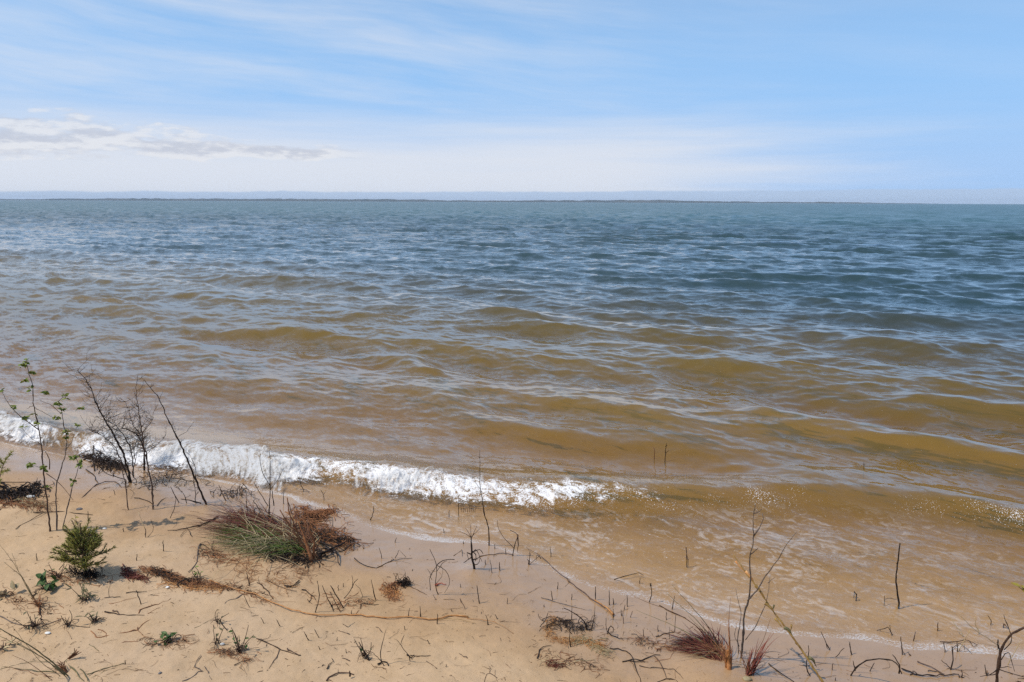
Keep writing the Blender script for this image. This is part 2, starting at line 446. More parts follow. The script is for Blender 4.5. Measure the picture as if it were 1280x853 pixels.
def water_material():
    m = bpy.data.materials.new('lake_water'); m.use_nodes = True; t = NT(m.node_tree); t.n.clear()
    geo = t.node('ShaderNodeNewGeometry'); pos = geo.outputs['Position']; N = geo.outputs['Normal']
    off, depth, lace_shine, churn, glit = (t.attr(k) for k in ('off', 'depth', 'lace_shine', 'churn', 'glitter'))
    x, y, z = t.xyz(pos)
    # coordinates along and across the wave crests
    a = t.m('SUBTRACT', t.m('MULTIPLY', x, .80), t.m('MULTIPLY', y, .60)); b = t.m('ADD', t.m('MULTIPLY', x, .60), t.m('MULTIPLY', y, .80))
    warp = t.noise(t.vec(t.m('MULTIPLY', a, .5), t.m('MULTIPLY', b, .5)), 1.0, 2)[1]
    q = t.v('ADD', t.vec(t.m('MULTIPLY', a, .42), b), t.v('SCALE', warp, scale=.5))
    gust = t.ss(t.noise(t.vec(t.m('MULTIPLY', a, .16), t.m('MULTIPLY', b, .34)), 1.0, 3)[0], .3, .7, .55, 1.25)
    tot = None
    for sc, st, dt in ((2.6, .30, 2), (9.0, .36, 2), (30.0, .34, 2)):
        nn = t.v('SCALE', t.v('SUBTRACT', t.noise(q, sc, dt, .55)[1], (.5, .5, .5)), scale=st)
        tot = nn if tot is None else t.v('ADD', tot, nn)
    fizzy = t.v('SCALE', t.v('SUBTRACT', t.noise(t.vec(t.m('MULTIPLY', a, .7), b), 62, 2, .55)[1], (.5, .5, .5)), scale=t.ss(off, .5, 3.0, .50, 0.0))
    tot = t.v('ADD', tot, fizzy)
    far = t.ss(off, 8.0, 60.0, 1.0, 1.9)
    calm = t.ss(off, .2, 2.5, .85, 1.0)
    tot = t.v('SCALE', t.v('MULTIPLY', tot, (1, 1, 0)), scale=t.m('MULTIPLY', t.m('MULTIPLY', gust, calm), far))
    NN = t.v('NORMALIZE', t.v('ADD', N, tot))
    # a ripple facet never turns its back on the eye that sees it
    inc = geo.outputs['Incoming']
    NN = t.v('NORMALIZE', t.v('ADD', NN, t.v('SCALE', inc, scale=t.m('MAXIMUM', 0.0, t.m('SUBTRACT', t.ss(off, 5.0, 22.0, .15, -.10), t.v('DOT_PRODUCT', NN, inc))))))
    # body colour of the peaty shallows and of the open lake
    patch = t.noise(t.vec(t.m('MULTIPLY', a, .05), t.m('MULTIPLY', b, .09)), 1.0, 3, .55)[0]
    offp = t.m('ADD', t.m('ADD', off, t.m('MULTIPLY', x, .28)), t.m('MULTIPLY', t.m('SUBTRACT', patch, .5), 11.0))
    c = t.mix(t.ss(offp, 2.0, 15.0), (.200, .128, .020), (.084, .066, .025))
    c = t.mix(t.ss(offp, 7.0, 19.0), c, (.026, .052, .054))
    c = t.mix(t.ss(offp, 30.0, 140.0), c, (.018, .070, .070))
    body = t.node('ShaderNodeBsdfDiffuse'); t.l.new(c, body.inputs[0])
    # light scattered back from within the water hardly depends on the tilt of its surface
    t.l.new(t.v('NORMALIZE', t.v('ADD', t.v('SCALE', N, scale=.25), (0, 0, .75))), body.inputs['Normal'])
    clear = t.node('ShaderNodeBsdfTransparent')
    t.put(clear.inputs[0], t.mix(t.ss(depth, 0.0, .22), (1, 1, 1), (.95, .80, .52)))
    op = t.m('SUBTRACT', 1.0, t.m('EXPONENT', t.m('MULTIPLY', t.m('MAXIMUM', depth, 0.0), -2.9)))
    lower = t.mixsh(op, clear.outputs[0], body.outputs[0])
    gl = t.node('ShaderNodeBsdfGlossy'); t.put(gl.inputs['Roughness'], t.ss(off, 5.0, 90.0, .06, .20)); t.l.new(NN, gl.inputs['Normal'])
    gl.inputs[0].default_value = (1, 1, 1, 1)
    fr = t.node('ShaderNodeFresnel'); fr.inputs[0].default_value = 1.41; t.l.new(NN, fr.inputs['Normal'])
    wavelets = t.noise(t.vec(t.m('MULTIPLY', a, .11), t.m('MULTIPLY', b, .30)), 1.0, 5, .7)[0]
    contrast = t.m('MULTIPLY', t.ss(off, 15.0, 60.0), 3.0)
    rough_sea = t.m('MULTIPLY', t.ss(off, 9.0, 80.0, 1.0, .50), t.m('MAXIMUM', .25, t.m('ADD', 1.0, t.m('MULTIPLY', t.m('SUBTRACT', wavelets, .5), contrast))))          # steep unresolved ripples hide part of the grazing mirror
    sh = t.mixsh(t.m('MULTIPLY', t.m('MULTIPLY', fr.outputs[0], rough_sea), t.ss(depth, -.002, .012)), lower, gl.outputs[0])
    # foam: wash lace that also paints in sky reflection and sparkles, white rim at its edge, churned patches on the breaker
    fq = t.v('ADD', t.vec(t.m('MULTIPLY', a, .55), b, z), t.v('SCALE', t.noise(pos, 3.0, 3)[1], scale=.30))
    blot = t.noise(fq, 3.6, 4, .62)[0]; sm = t.noise(fq, 22, 5, .68)[0]; tiny = t.noise(pos, 95, 2, .6)[0]
    l1 = t.m('ADD', t.m('MULTIPLY', blot, .70), t.m('MULTIPLY', sm, 1.20))
    f1 = t.m('MULTIPLY', t.ss(l1, .93, 1.20), t.m('MULTIPLY', lace_shine, .24))
    speck = t.m('MULTIPLY', t.ss(t.m('ADD', tiny, t.m('MULTIPLY', sm, .35)), .86, .93), t.m('MULTIPLY', lace_shine, .65))
    rim = t.ss(t.m('ADD', depth, t.m('MULTIPLY', t.m('SUBTRACT', sm, .5), .012)), .002, .0065, 1.0, 0.0)
    rim = t.m('MULTIPLY', rim, t.ss(t.m('ADD', tiny, blot), .86, 1.22))
    l2 = t.m('ADD', t.m('MULTIPLY', sm, .9), t.m('ADD', t.m('MULTIPLY', blot, .5), t.m('MULTIPLY', tiny, .55)))
    f2 = t.ss(t.m('ADD', l2, t.m('MULTIPLY', churn, .62)), 1.20, 1.46)
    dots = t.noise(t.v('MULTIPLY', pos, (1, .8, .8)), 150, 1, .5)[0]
    bubble_glints = t.ss(t.m('ADD', dots, t.m('MULTIPLY', glit, .30)), .80, .835)  # white specks painted for bubbles and sun glints along the right-hand crest
    f1 = t.m('MAXIMUM', f1, bubble_glints)
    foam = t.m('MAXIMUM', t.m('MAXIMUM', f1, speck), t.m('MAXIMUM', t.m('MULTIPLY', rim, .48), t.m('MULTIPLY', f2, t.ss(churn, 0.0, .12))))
    fb = t.node('ShaderNodeBsdfDiffuse'); fb.inputs[0].default_value = (.80, .78, .76, 1)
    bn = t.node('ShaderNodeBump'); bn.inputs['Strength'].default_value = .6; bn.inputs['Distance'].default_value = .02
    t.l.new(sm, bn.inputs['Height']); t.l.new(bn.outputs[0], fb.inputs['Normal'])
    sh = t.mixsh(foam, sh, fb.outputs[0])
    t.l.new(sh, t.node('ShaderNodeOutputMaterial').inputs[0])
    return m


def foam_material():
    m = bpy.data.materials.new('white_foam'); m.use_nodes = True; t = NT(m.node_tree); t.n.clear()
    pos = t.node('ShaderNodeNewGeometry').outputs['Position']; thin = t.attr('thin'); flow = t.node('ShaderNodeAttribute', attribute_name='flow').outputs['Vector']
    d = t.node('ShaderNodeBsdfDiffuse'); n1 = t.noise(pos, 45, 5, .7)[0]; n0 = t.noise(pos, 16, 4, .6)[0]
    n2 = t.noise(flow, 1.0, 5, .65)[0]
    t.l.new(t.mix(t.ss(t.m('ADD', t.m('MULTIPLY', n1, .5), t.m('MULTIPLY', n2, .5)), .34, .56), (.40, .33, .24), (.74, .735, .72)), d.inputs[0])  # cream tone paints shade into the hollows of the white foam
    tl = t.node('ShaderNodeBsdfTranslucent'); tl.inputs[0].default_value = (.66, .63, .57, 1)
    bn = t.node('ShaderNodeBump'); bn.inputs['Strength'].default_value = .7; bn.inputs['Distance'].default_value = .02
    t.l.new(t.m('ADD', t.m('MULTIPLY', n1, .5), n2), bn.inputs['Height']); t.l.new(bn.outputs[0], d.inputs['Normal'])
    tr = t.node('ShaderNodeBsdfTransparent')
    lv = t.m('ADD', t.m('MULTIPLY', n0, .22), t.m('ADD', t.m('MULTIPLY', n1, .26), t.m('MULTIPLY', n2, .70)))
    al = t.m('MULTIPLY', t.ss(t.m('SUBTRACT', lv, thin), -.10, .14), .96)
    sh = t.mixsh(al, tr.outputs[0], t.mixsh(.25, d.outputs[0], tl.outputs[0]))
    t.l.new(sh, t.node('ShaderNodeOutputMaterial').inputs[0])
    return m


# ------------------------------------------------------------------ ground and water sheets
def polar(radii, step):
    a = np.r_[np.arange(-180, -44, 4), np.arange(-44, 44, step), np.arange(44, 180, 4)]
    a = np.radians(a); A, R = np.meshgrid(a, radii)
    X, Y = np.sin(A) * R, np.cos(A) * R
    nr_, na = X.shape
    i, j = np.meshgrid(np.arange(nr_ - 1), np.arange(na), indexing='ij')
    j2 = (j + 1) % na
    q = np.stack([i * na + j, i * na + j2, (i + 1) * na + j2, (i + 1) * na + j], -1).reshape(-1, 4)
    return X, Y, q


def radii(r, lim, fn):
    out = [r]
    while out[-1] < lim: out.append(out[-1] * (1 + fn(out[-1])))
    return np.array(out)


RES = 1.0
rr = radii(.3, 7400, lambda r: (.05 if r < 2.2 else .0026 if r < 7 else .012 if r < 40 else .08) / RES)
X, Y, q = polar(rr, .075 / RES)
Z = H(X, Y)
near = (np.hypot(X, Y) < 9) & (np.abs(X) < np.abs(Y) + 1)
sx, sy = X[near], Y[near]; si = np.clip(-offshore(sx, sy) * 1.2, 0, 1)
dz_ = (vnoise(sx * 7, sy * 7, 0, 9) * .0042 + vnoise(sx * 17, sy * 17, 0, 10) * .0028 + vnoise(sx * 45, sy * 45, 0, 12) * .0012)
dz_ -= .006 * np.clip(vnoise(sx * 5, sy * 6, 3.3, 13) - .45, 0, 1)
Z[near] += dz_ * (.15 + .85 * si)
ground = grid_mesh('ground', np.stack([X, Y, Z], -1).reshape(-1, 3), q, sand_material(), {'off': offshore(X, Y)})
tag(ground, 'sandy beach sloping down under the lake, wet and smooth near the water', 'beach', kind='structure')

rw = radii(2.4, 7400, lambda r: (max(.0019, min(r / 5200.0, .06))) / RES)
X, Y, q = polar(rw, .05 / RES)
Hh = H(X, Y); OFF = offshore(X, Y); RR = np.broadcast_to(rw[:, None], X.shape)
shape = X.shape
Zw = np.zeros(shape, np.float32); DX = np.zeros(shape, np.float32); DY = np.zeros(shape, np.float32)
Xf, Yf = X.astype(np.float32), Y.astype(np.float32)
amp = (np.clip((OFF - .1) / 4.5, 0, 1) ** .8 * (1 + 1.1 * np.clip((OFF - 14) / 70, 0, 1))).astype(np.float32)
wr = np.random.default_rng(34)
MEAN = math.atan2(.82, .57)
for lo, hi, cnt, slope, spread in ((2.1, 3.6, 18, .085, .32), (.95, 2.1, 26, .105, .42), (.30, .95, 44, .110, .60), (.11, .30, 30, .095, .70)):
    for k in range(cnt):
        lam = lo * (hi / lo) ** ((k + wr.random()) / cnt); kk = 2 * math.pi / lam
        th = MEAN + wr.normal(0, spread); a_ = slope * math.sqrt(2.0 / cnt) / kk; ph = wr.random() * 6.283
        rmax = lam / .0005 if lam > .95 else lam * 110          # beyond this the wave is far below a pixel
        n = int(np.searchsorted(rw, min(rmax, 900)))
        if n < 4: continue
        fade = np.clip((min(rmax, 900) - rw[:n]) / (.4 * min(rmax, 900)), 0, 1)[:, None].astype(np.float32)
        cx, sx_ = np.float32(math.cos(th)), np.float32(math.sin(th))
        phs = np.float32(kk) * (cx * Xf[:n] + sx_ * Yf[:n]) + np.float32(ph)
        A_ = amp[:n] * fade * np.float32(a_)
        Zw[:n] += A_ * np.cos(phs)
        sn = A_ * np.sin(phs) * np.float32(.85)
        DX[:n] -= cx * sn; DY[:n] -= sx_ * sn
# separate humps of the swell running in towards the beach
for px, py, hgt, half, wid, ang in ((515, 448, .150, .95, .34, -.80), (640, 390, .11, 1.1, .42, -.55), (330, 414, .09, 1.2, .40, -.10), (385, 418, .06, .5, .3, -.3), (1225, 505, .14, 1.0, .34, -.62),
        (1130, 508, .08, .6, .32, -.6), (765, 512, .09, 1.1, .40, -.55), (880, 455, .08, .8, .36, -.60), (1180, 560, .10, 1.1, .34, -.5), (690, 540, .07, 1.2, .36, -.45), (1110, 428, .08, .8, .40, -.5),
        (335, 516, .05, .8, .3, -.4), (560, 500, .06, .9, .3, -.6), (680, 318, .20, 1.5, .7, -.1), (1000, 590, .05, 1.0, .3, -.3), (960, 520, .06, .7, .3, -.6), (130, 375, .08, 1.3, .45, -.3)):
    c = hit(px, py, hgt * .6); ca, sa = math.cos(ang), math.sin(ang)
    al_ = (Xf - c[0]) * ca + (Yf - c[1]) * sa; ac_ = -(Xf - c[0]) * sa + (Yf - c[1]) * ca
    ac_ = ac_ - .10 * al_ ** 2 + .05 * np.sin(al_ * 4.1 + px)
    Zw += np.float32(hgt * .85) * np.exp(-(al_ / half) ** 2) * (np.exp(-(ac_ / np.where(ac_ < 0, wid * .55, wid * 1.05)) ** 2) - .08 * np.exp(-((ac_ + wid * 1.7) / wid) ** 2))
# the wave breaking along the shore
Q = (CREST(X) - Y) * .89                      # towards the beach from the crest
xr = np.clip((X + 1.0) / 3.0, 0, 1)
ridge_h = .115 + .025 * xr + .02 * vnoise(X * 1.3, X * 0 + 5, 0, 3)
fine_ = (np.abs(Q) < 1.5)
prof = np.where(Q < 0, np.exp(-(Q / .42) ** 2), np.exp(-(Q / np.where(X < .3, .16, .26)) ** 2))
Zw += (ridge_h * prof).astype(np.float32)
lowz = np.where(OFF < .6, .004 * vnoise(X * 6, Y * 6, .5, 8), 0)
lap = .012 * vnoise(X * 2.5, Y * 4, .5, 18) * np.clip(OFF / .5, 0, 1) * np.clip((1.8 - OFF), 0, 1)
Zw += (lap + lowz).astype(np.float32)
Xd, Yd = X + DX, Y + DY
depth = Zw - Hh
lace_shine = np.clip(OFF / .15, 0, 1) * np.clip((Q - .18) / .30, 0, 1) * np.clip((X + 2.2) / .8, 0, 1) * np.clip((4.2 - X) / 2.6, .25, 1)
churn = np.exp(-((Q - .10) / .16) ** 2) * np.clip((1.9 - X) / 1.9, 0, 1) * (.55 + .45 * vnoise(X * 2.2, Y * 2.2, 0, 31))
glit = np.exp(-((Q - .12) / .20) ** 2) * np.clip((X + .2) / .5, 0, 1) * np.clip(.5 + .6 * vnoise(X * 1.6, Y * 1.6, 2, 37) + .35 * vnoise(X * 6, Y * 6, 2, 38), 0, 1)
churn = np.maximum(churn, .35 * np.exp(-((Q - .05) / .14) ** 2) * (X > .3) * np.clip((2.6 - X) / 1.2, 0, 1) * np.clip(.4 + vnoise(X * 1.4, Y * 1.4, 4, 33), 0, 1))
keep = (depth > -.02).ravel()[q].any(1) & (rw[np.minimum(q[:, 0] // shape[1], len(rw) - 1)] > 2.5)
q = q[keep]
used = np.zeros(X.size, bool); used[q.ravel()] = True
remap = np.cumsum(used) - 1
pick = lambda a: a.ravel()[used]
water = grid_mesh('water', np.stack([pick(Xd), pick(Yd), pick(Zw)], -1), remap[q], water_material(),
                  {'off': pick(OFF), 'depth': pick(depth), 'lace_shine': pick(lace_shine), 'churn': pick(churn), 'glitter': pick(glit)})
tag(water, 'brown rippled lake water turning blue-green towards the horizon', 'lake', kind='structure')

# white water tumbling along the crest
U = np.arange(-9.0, 1.25, .0055 / RES); VN = int(110 * RES); VV = np.linspace(0, 1, VN)
uu, vv = np.meshgrid(U, VV, indexing='ij')
pq = np.interp(vv, [0, .14, .30, .44, .58, .70, .82, 1], [-.13, -.05, .03, .09, .14, .21, .31, .50])
pz = np.interp(vv, [0, .14, .30, .44, .58, .70, .82, 1], [.07, .115, .122, .10, .065, .04, .025, .010])
hm = 1.0 + .30 * vnoise(uu * 1.1, 0, 0, 41) + .16 * vnoise(uu * 4.2, 0, 0, 42)
hm *= np.clip((1.15 - uu) / 1.1, .45, 1)
lean = .10 * vnoise(uu * 1.7, 0, 1, 43) + .05 * vnoise(uu * 5, 0, 1, 44)
plunge = np.exp(-((uu + .75) / .42) ** 2); gap = np.exp(-((uu + 1.42) / .17) ** 2)
hm = hm * (1 + .40 * plunge - .10 * gap)
pq = pq * (1 + .30 * plunge)
qq = pq * (1 + .35 * vnoise(uu * 1.3, 0, 2, 45)) + lean
hm = np.maximum(hm, .85 * np.clip((1.3 - uu) / 1.3, .45, 1))
zz = pz * hm
bx, by = uu + .46 * 0, CREST(uu) - qq / .89
gx = bx
sw = uu + .10 * vnoise(uu * 3, vv * 2, 0, 50)
lump = fbm(sw * 9, vv * 3.5, 0, 3, 51) * .024 + fbm(sw * 42, vv * 9, 0, 3, 55) * .010 + fbm(bx * 60, by * 60, zz * 60, 1, 57) * .003
env = np.clip(np.sin(np.clip(vv * 1.06, 0, 1) * math.pi) ** .7, 0, 1)
spike = np.clip(vnoise(sw * 16, vv * 3, 0, 58), 0, 1) ** 2 * np.exp(-((vv - .24) / .13) ** 2) * .075
zz = zz + (lump + spike) * env
by = by - (fbm(sw * 7, vv * 3, 0, 3, 61) * .045 + fbm(sw * 30, vv * 6, 0, 2, 63) * .012) * env
def grid_at(G_, x, y):
    """read a value of the water sheet at plain coordinates"""
    r_ = np.interp(np.hypot(x, y), rw, np.arange(len(rw))); an = np.degrees(np.arctan2(x, y)); c_ = np.interp(an, AW, np.arange(len(AW)))
    i_, j_ = np.clip(r_.astype(int), 0, len(rw) - 2), np.clip(c_.astype(int), 0, len(AW) - 2); u_, v_ = r_ - i_, c_ - j_
    return (G_[i_, j_] * (1 - v_) + G_[i_, j_ + 1] * v_) * (1 - u_) + (G_[i_ + 1, j_] * (1 - v_) + G_[i_ + 1, j_ + 1] * v_) * u_
AW = np.degrees(np.arctan2(X[0], Y[0])); AW[0] = -180.0
zz = np.maximum(zz, grid_at(Zw, bx, by) + .012 + .016 * env)
zz = np.maximum(zz, np.maximum(H(bx, by), 0) + .004)
thin = np.interp(vv, [0, .12, .25, .50, .68, .85, 1], [.97, .85, .605, .605, .68, .77, .98])
thin = thin - .34 * np.exp(-((uu + 2.36) / .34) ** 2) * np.exp(-((vv - .76) / .26) ** 2)
thin = thin + .17 * gap * np.exp(-((vv - .3) / .3) ** 2)
thin = thin + np.clip((uu + .95) / 1.3, -.08, 1) * .25 + .07 * vnoise(sw * 2.6, vv * 2.4, 1, 77) + .04 * vnoise(uu * .8, vv, 5, 75) + .045 * vnoise(uu * 1.6, vv * 2, 0, 71) + .075 * vnoise(uu * 5.5, vv * 4, 0, 72) + .05 * vnoise(sw * 14, vv * 5, 0, 74)
nu, nv_ = uu.shape
i, j = np.meshgrid(np.arange(nu - 1), np.arange(nv_ - 1), indexing='ij')
fq = np.stack([i * nv_ + j, (i + 1) * nv_ + j, (i + 1) * nv_ + j + 1, i * nv_ + j + 1], -1).reshape(-1, 4)
fm = foam_material()
foam = grid_mesh('foam', np.stack([bx, by, zz], -1).reshape(-1, 3), fq, fm, {'thin': thin})
fl = foam.data.attributes.new('flow', 'FLOAT_VECTOR', 'POINT')
fl.data.foreach_set('vector', np.stack([sw * 24, vv * 5.5, uu * 0], -1).astype(np.float32).ravel())
tag(foam, 'white foam of the small wave breaking along the sandy shore', 'foam', kind='stuff')
sp = MB()
for k in range(1300):
    u0 = rng.uniform(-8, .5); c = np.array([u0, float(CREST(u0)) - rng.gauss(.05, .05), .115 + abs(rng.gauss(0, .028))])
    r = rng.uniform(.0010, .0032); t_ = rng.random() * 3
    ico = np.array([(1, 0, 0), (-1, 0, 0), (0, 1, 0), (0, -1, 0), (0, 0, 1.2), (0, 0, -1.2)]) * r
    sp.add(ico + c, [(0, 2, 4), (2, 1, 4), (1, 3, 4), (3, 0, 4), (2, 0, 5), (1, 2, 5), (3, 1, 5), (0, 3, 5)])
dm = mat_plain('spray_drop', (.8, .8, .8), (.88, .88, .88), .3)
tag(sp.build('spray', dm), 'tiny white spray drops above the breaking wave', 'spray', kind='stuff')

# far wooded shore
n = 1800
fs = MB()
def far_shore(px0, px1, dist, h0, seed, taper0, taper1):
    pxs = np.linspace(px0, px1, n); xs = (pxs - 640) / F * dist / math.cos(PITCH)
    e = np.clip(np.minimum((pxs - px0) / taper0, (px1 - pxs) / taper1), 0, 1)
    top = h0 * (.75 + .22 * fbm(xs / 420, xs * 0, 0, 3, seed) + .13 * fbm(xs / 38, xs * 0, 1, 3, seed + 7)) * e ** .6 + .3
    rows = [(0, np.full(n, -1.0)), (0, np.full(n, 1.2)), (25, top * .75), (70, top), (420, top * .9), (500, np.full(n, -1.0))]
    v = np.concatenate([np.stack([xs * (1 + d / dist), np.full(n, dist + d) + 60 * vnoise(xs / 300, 0, 0, seed), zt], -1) for d, zt in rows])
    f = [(r * n + k, r * n + k + 1, (r + 1) * n + k + 1, (r + 1) * n + k) for r in range(len(rows) - 1) for k in range(n - 1)]
    return v, f
fs.add(*far_shore(58, 1158, 5200, 17, 3, 60, 330))
fs.add(*far_shore(-150, 130, 5600, 9, 9, 60, 90))
fo = fs.build('forest', mat_plain('distant_forest', (.018, .030, .026), (.050, .052, .042), 1, .004, .0), smooth=False)
tag(fo, 'thin dark line of the wooded far shore on the horizon', 'far forest', kind='stuff')

# air between here and the far shore
hz = bpy.data.meshes.new('haze'); x_, y0_, y1_, z0_, z1_ = 7600.0, -7600.0, 7600.0, -4.5, 30.0
hv = [(sx_ * x_, y_, z_) for z_ in (z0_, z1_) for y_ in (y0_, y1_) for sx_ in (-1, 1)]
hz.from_pydata(hv, [], [(0, 2, 3, 1), (4, 5, 7, 6), (0, 1, 5, 4), (2, 6, 7, 3), (0, 4, 6, 2), (1, 3, 7, 5)]); hz.update()
hm_ = bpy.data.materials.new('air_haze'); hm_.use_nodes = True; ht = NT(hm_.node_tree); ht.n.clear()
pv = ht.node('ShaderNodeVolumePrincipled'); pv.inputs['Color'].default_value = (.74, .86, 1, 1); pv.inputs['Density'].default_value = 1.0e-4
ht.l.new(pv.outputs[0], ht.node('ShaderNodeOutputMaterial').inputs['Volume'])
hz.materials.append(hm_); haze = bpy.data.objects.new('haze', hz); col.objects.link(haze); tag(haze, 'thin pale air over the lake', 'haze', kind='stuff')

# ------------------------------------------------------------------ plants, twigs, roots and stones
WF = .60      # twigs read a little thicker in the enlargements than they are
REG = {1: (0, 440, 3.878), 2: (0, 640, 4.0), 3: (200, 560, 4.0), 4: (320, 640, 4.0), 5: (540, 540, 4.0), 6: (620, 640, 4.0), 7: (820, 620, 3.6625), 8: (1040, 640, 4.004)}


def pix(reg, pts):
    ox, oy, s = REG[reg]
    return [(ox + x / s, oy + y / s) for x, y in pts]


def empty(name, loc):
    o = bpy.data.objects.new(name, None); col.objects.link(o); o.location = loc; o.empty_display_size = .05
    return o


class Skeleton:
    """remembers how far back each stem leans, so that branches start on it"""
    def __init__(s, base): s.base = base; s.mem = [(None, None, 0.0)]
    def delta(s, x, y):
        best, d0 = 1e9, 0.0
        for a, b, d in s.mem:
            if a is None: continue
            q = (a - x) ** 2 + (b - y) ** 2
            if q < best: best, d0 = q, d
        return d0
    def path(s, pts, n, wig, slope=None):
        sz = psize(s.base); d0 = s.delta(*pts[0]); k = rng.uniform(-.28, .28) if slope is None else slope
        dense = resample([(x, y, 0) for x, y in pts], n)
        out = []; L = 0; p0 = dense[0]
        for i, p in enumerate(dense):
            L += np.linalg.norm(p - dense[i - 1]) * sz if i else 0
            d = d0 + k * L
            s.mem.append((p[0], p[1], d)); out.append(V(p[0], p[1], s.base, d))
        out = np.array(out)
        if wig:
            w = nr.normal(0, wig * sz, out.shape); w[0] = 0; w[-1] *= .4; out += w
        return out


def lie(pts, n, wid, wig=.6, lift=.0):
    dense = resample([(x, y, 0) for x, y in pts], n); out = []
    for i, p in enumerate(dense):
        g = P(p[0], p[1]); q = i / (n - 1)
        g = g + np.array([0, 0, wid * psize(g) * (.30 if wid >= 2.8 or lift else .12) + lift * math.sin(math.pi * q) + abs(rng.gauss(0, .002))])
        out.append(g + nr.normal(0, wig * psize(g), 3) * np.array([1, 1, .25]))
    return np.array(out)


def twig(name, label, cat, reg, parts, group=None):
    """parts: (part name, material, 'up' or 'lie', points, width at the start, width at the end) in photograph pixels"""
    base = P(*pix(reg, [parts[0][3][0]])[0]); first = None
    sk = Skeleton(base); single = len(parts) == 1; root = None
    if not single: root = empty(name, base); tag(root, label, cat, group)
    for i, (pn, mt, mode, pts, w0, w1) in enumerate(parts):
        pts = pix(reg, pts); L = sum(math.dist(a, b) for a, b in zip(pts, pts[1:])); n = int(min(40, max(6, L / 5)))
        mb = MB(); b2 = P(*pts[0])
        if mode == 'up':
            if i == 0 or mt is None or pn in ('stem', 'stub', 'spike') and i > 0 and np.linalg.norm(b2 - base) < 1.2 and b2[2] > base[2] - .5 and pn != 'branch':
                s2 = sk if i == 0 else Skeleton(b2)
                line = s2.path(pts, n, .22)
                line = np.concatenate([[line[0] - np.array([0, 0, .03 + (.05 if line[0][2] < .01 else 0)])], line])
            else:
                line = sk.path(pts, n, .22)
        else:
            line = lie(pts, n, w0, .6, .006 if 'orange' in name else 0)
            for p, q in zip(resample([(x, y, 0) for x, y in pts], n), line):
                sk.mem.append((p[0], p[1], 0.0))
        sz = psize(b2) * (.88 if mode == 'lie' else 1)
        if mode == 'lie' and mt == 'black': mt = rng.choice(['black', 'dark', 'dark', 'brown'])
        mb.tube(line, WF * w0 * sz / 2, WF * w1 * sz / 2, 6, .16, .12)
        if single:
            o = mb.build(name, M[mt], None, base); tag(o, label, cat, group); return o
        o = mb.build(pn, M[mt], first if (first is not None and pn in ('branch', 'nub', 'knob', 'rootlet', 'leaf_sheath', 'leaf', 'dead_leaf', 'stalk', 'tip', 'fork')) else root, base)
        if i == 0 and pn == 'stem': first = o
    return root


def fan(mb, n, base_fn, tip_fn, w, lift, k=9):
    for _ in range(n):
        b = base_fn(); t_ = tip_fn(b); mid = (b + t_) / 2 + np.array([0, 0, lift * rng.uniform(.4, 1.3)]) + nr.normal(0, .012, 3)
        q = np.linspace(0, 1, k)[:, None]
        line = (1 - q) ** 2 * b + 2 * q * (1 - q) * mid + q * q * t_
        line[:, 2] = np.maximum(line[:, 2], H(line[:, 0], line[:, 1]) + .002)
        line[0] = b - np.array([0, 0, .01])
        mb.blade(line, w * rng.uniform(.7, 1.25))


def G(px, py, dz=0.0):
    p = P(px, py); return p + np.array([0, 0, dz])


def around(px, py, rx, ry):
    def f():
        a = rng.random() * 6.283; r = math.sqrt(rng.random())
        return G(px + rx * r * math.cos(a), py + ry * r * math.sin(a))
    return f


def fibres(mb, line, width, n, length, w, up_=.02, wob=.35):
    """tangled fibres strewn along a line of pixels"""
    dense = resample([(x, y, 0) for x, y in line], 40)
    for _ in range(int(n * 1.25)):
        i = rng.randrange(39); t_ = dense[min(i + 1, 39)] - dense[i]; a0 = math.atan2(t_[1], t_[0]) + rng.gauss(0, wob) * (2.2 if rng.random() < .25 else 1)
        px, py = dense[i][0] + rng.gauss(0, width), dense[i][1] + rng.gauss(0, width * .5)
        L = length * rng.uniform(.3, 1.0) * (1.9 if rng.random() < .15 else 1); pts = []
        c, c2 = rng.gauss(0, .9), rng.gauss(0, .5); hgt = abs(rng.gauss(0, up_ * .45)); tip = rng.random() < .22
        for j in range(7):
            q = j / 6 - .5; a = a0 + c * q + c2 * math.sin(q * 9)
            up__ = hgt * (1.6 * (q + .5) if tip else 1 - (2 * q) ** 2) + .003
            pts.append(G(px + L * q * math.cos(a), py + L * q * math.sin(a) * .6, up__))
        sz = psize(pts[3]); r = w * sz * rng.choice((.14, .2, .2, .26, .36)); mb.tube(resample(pts, 9, .012), r, r * .5, 4)


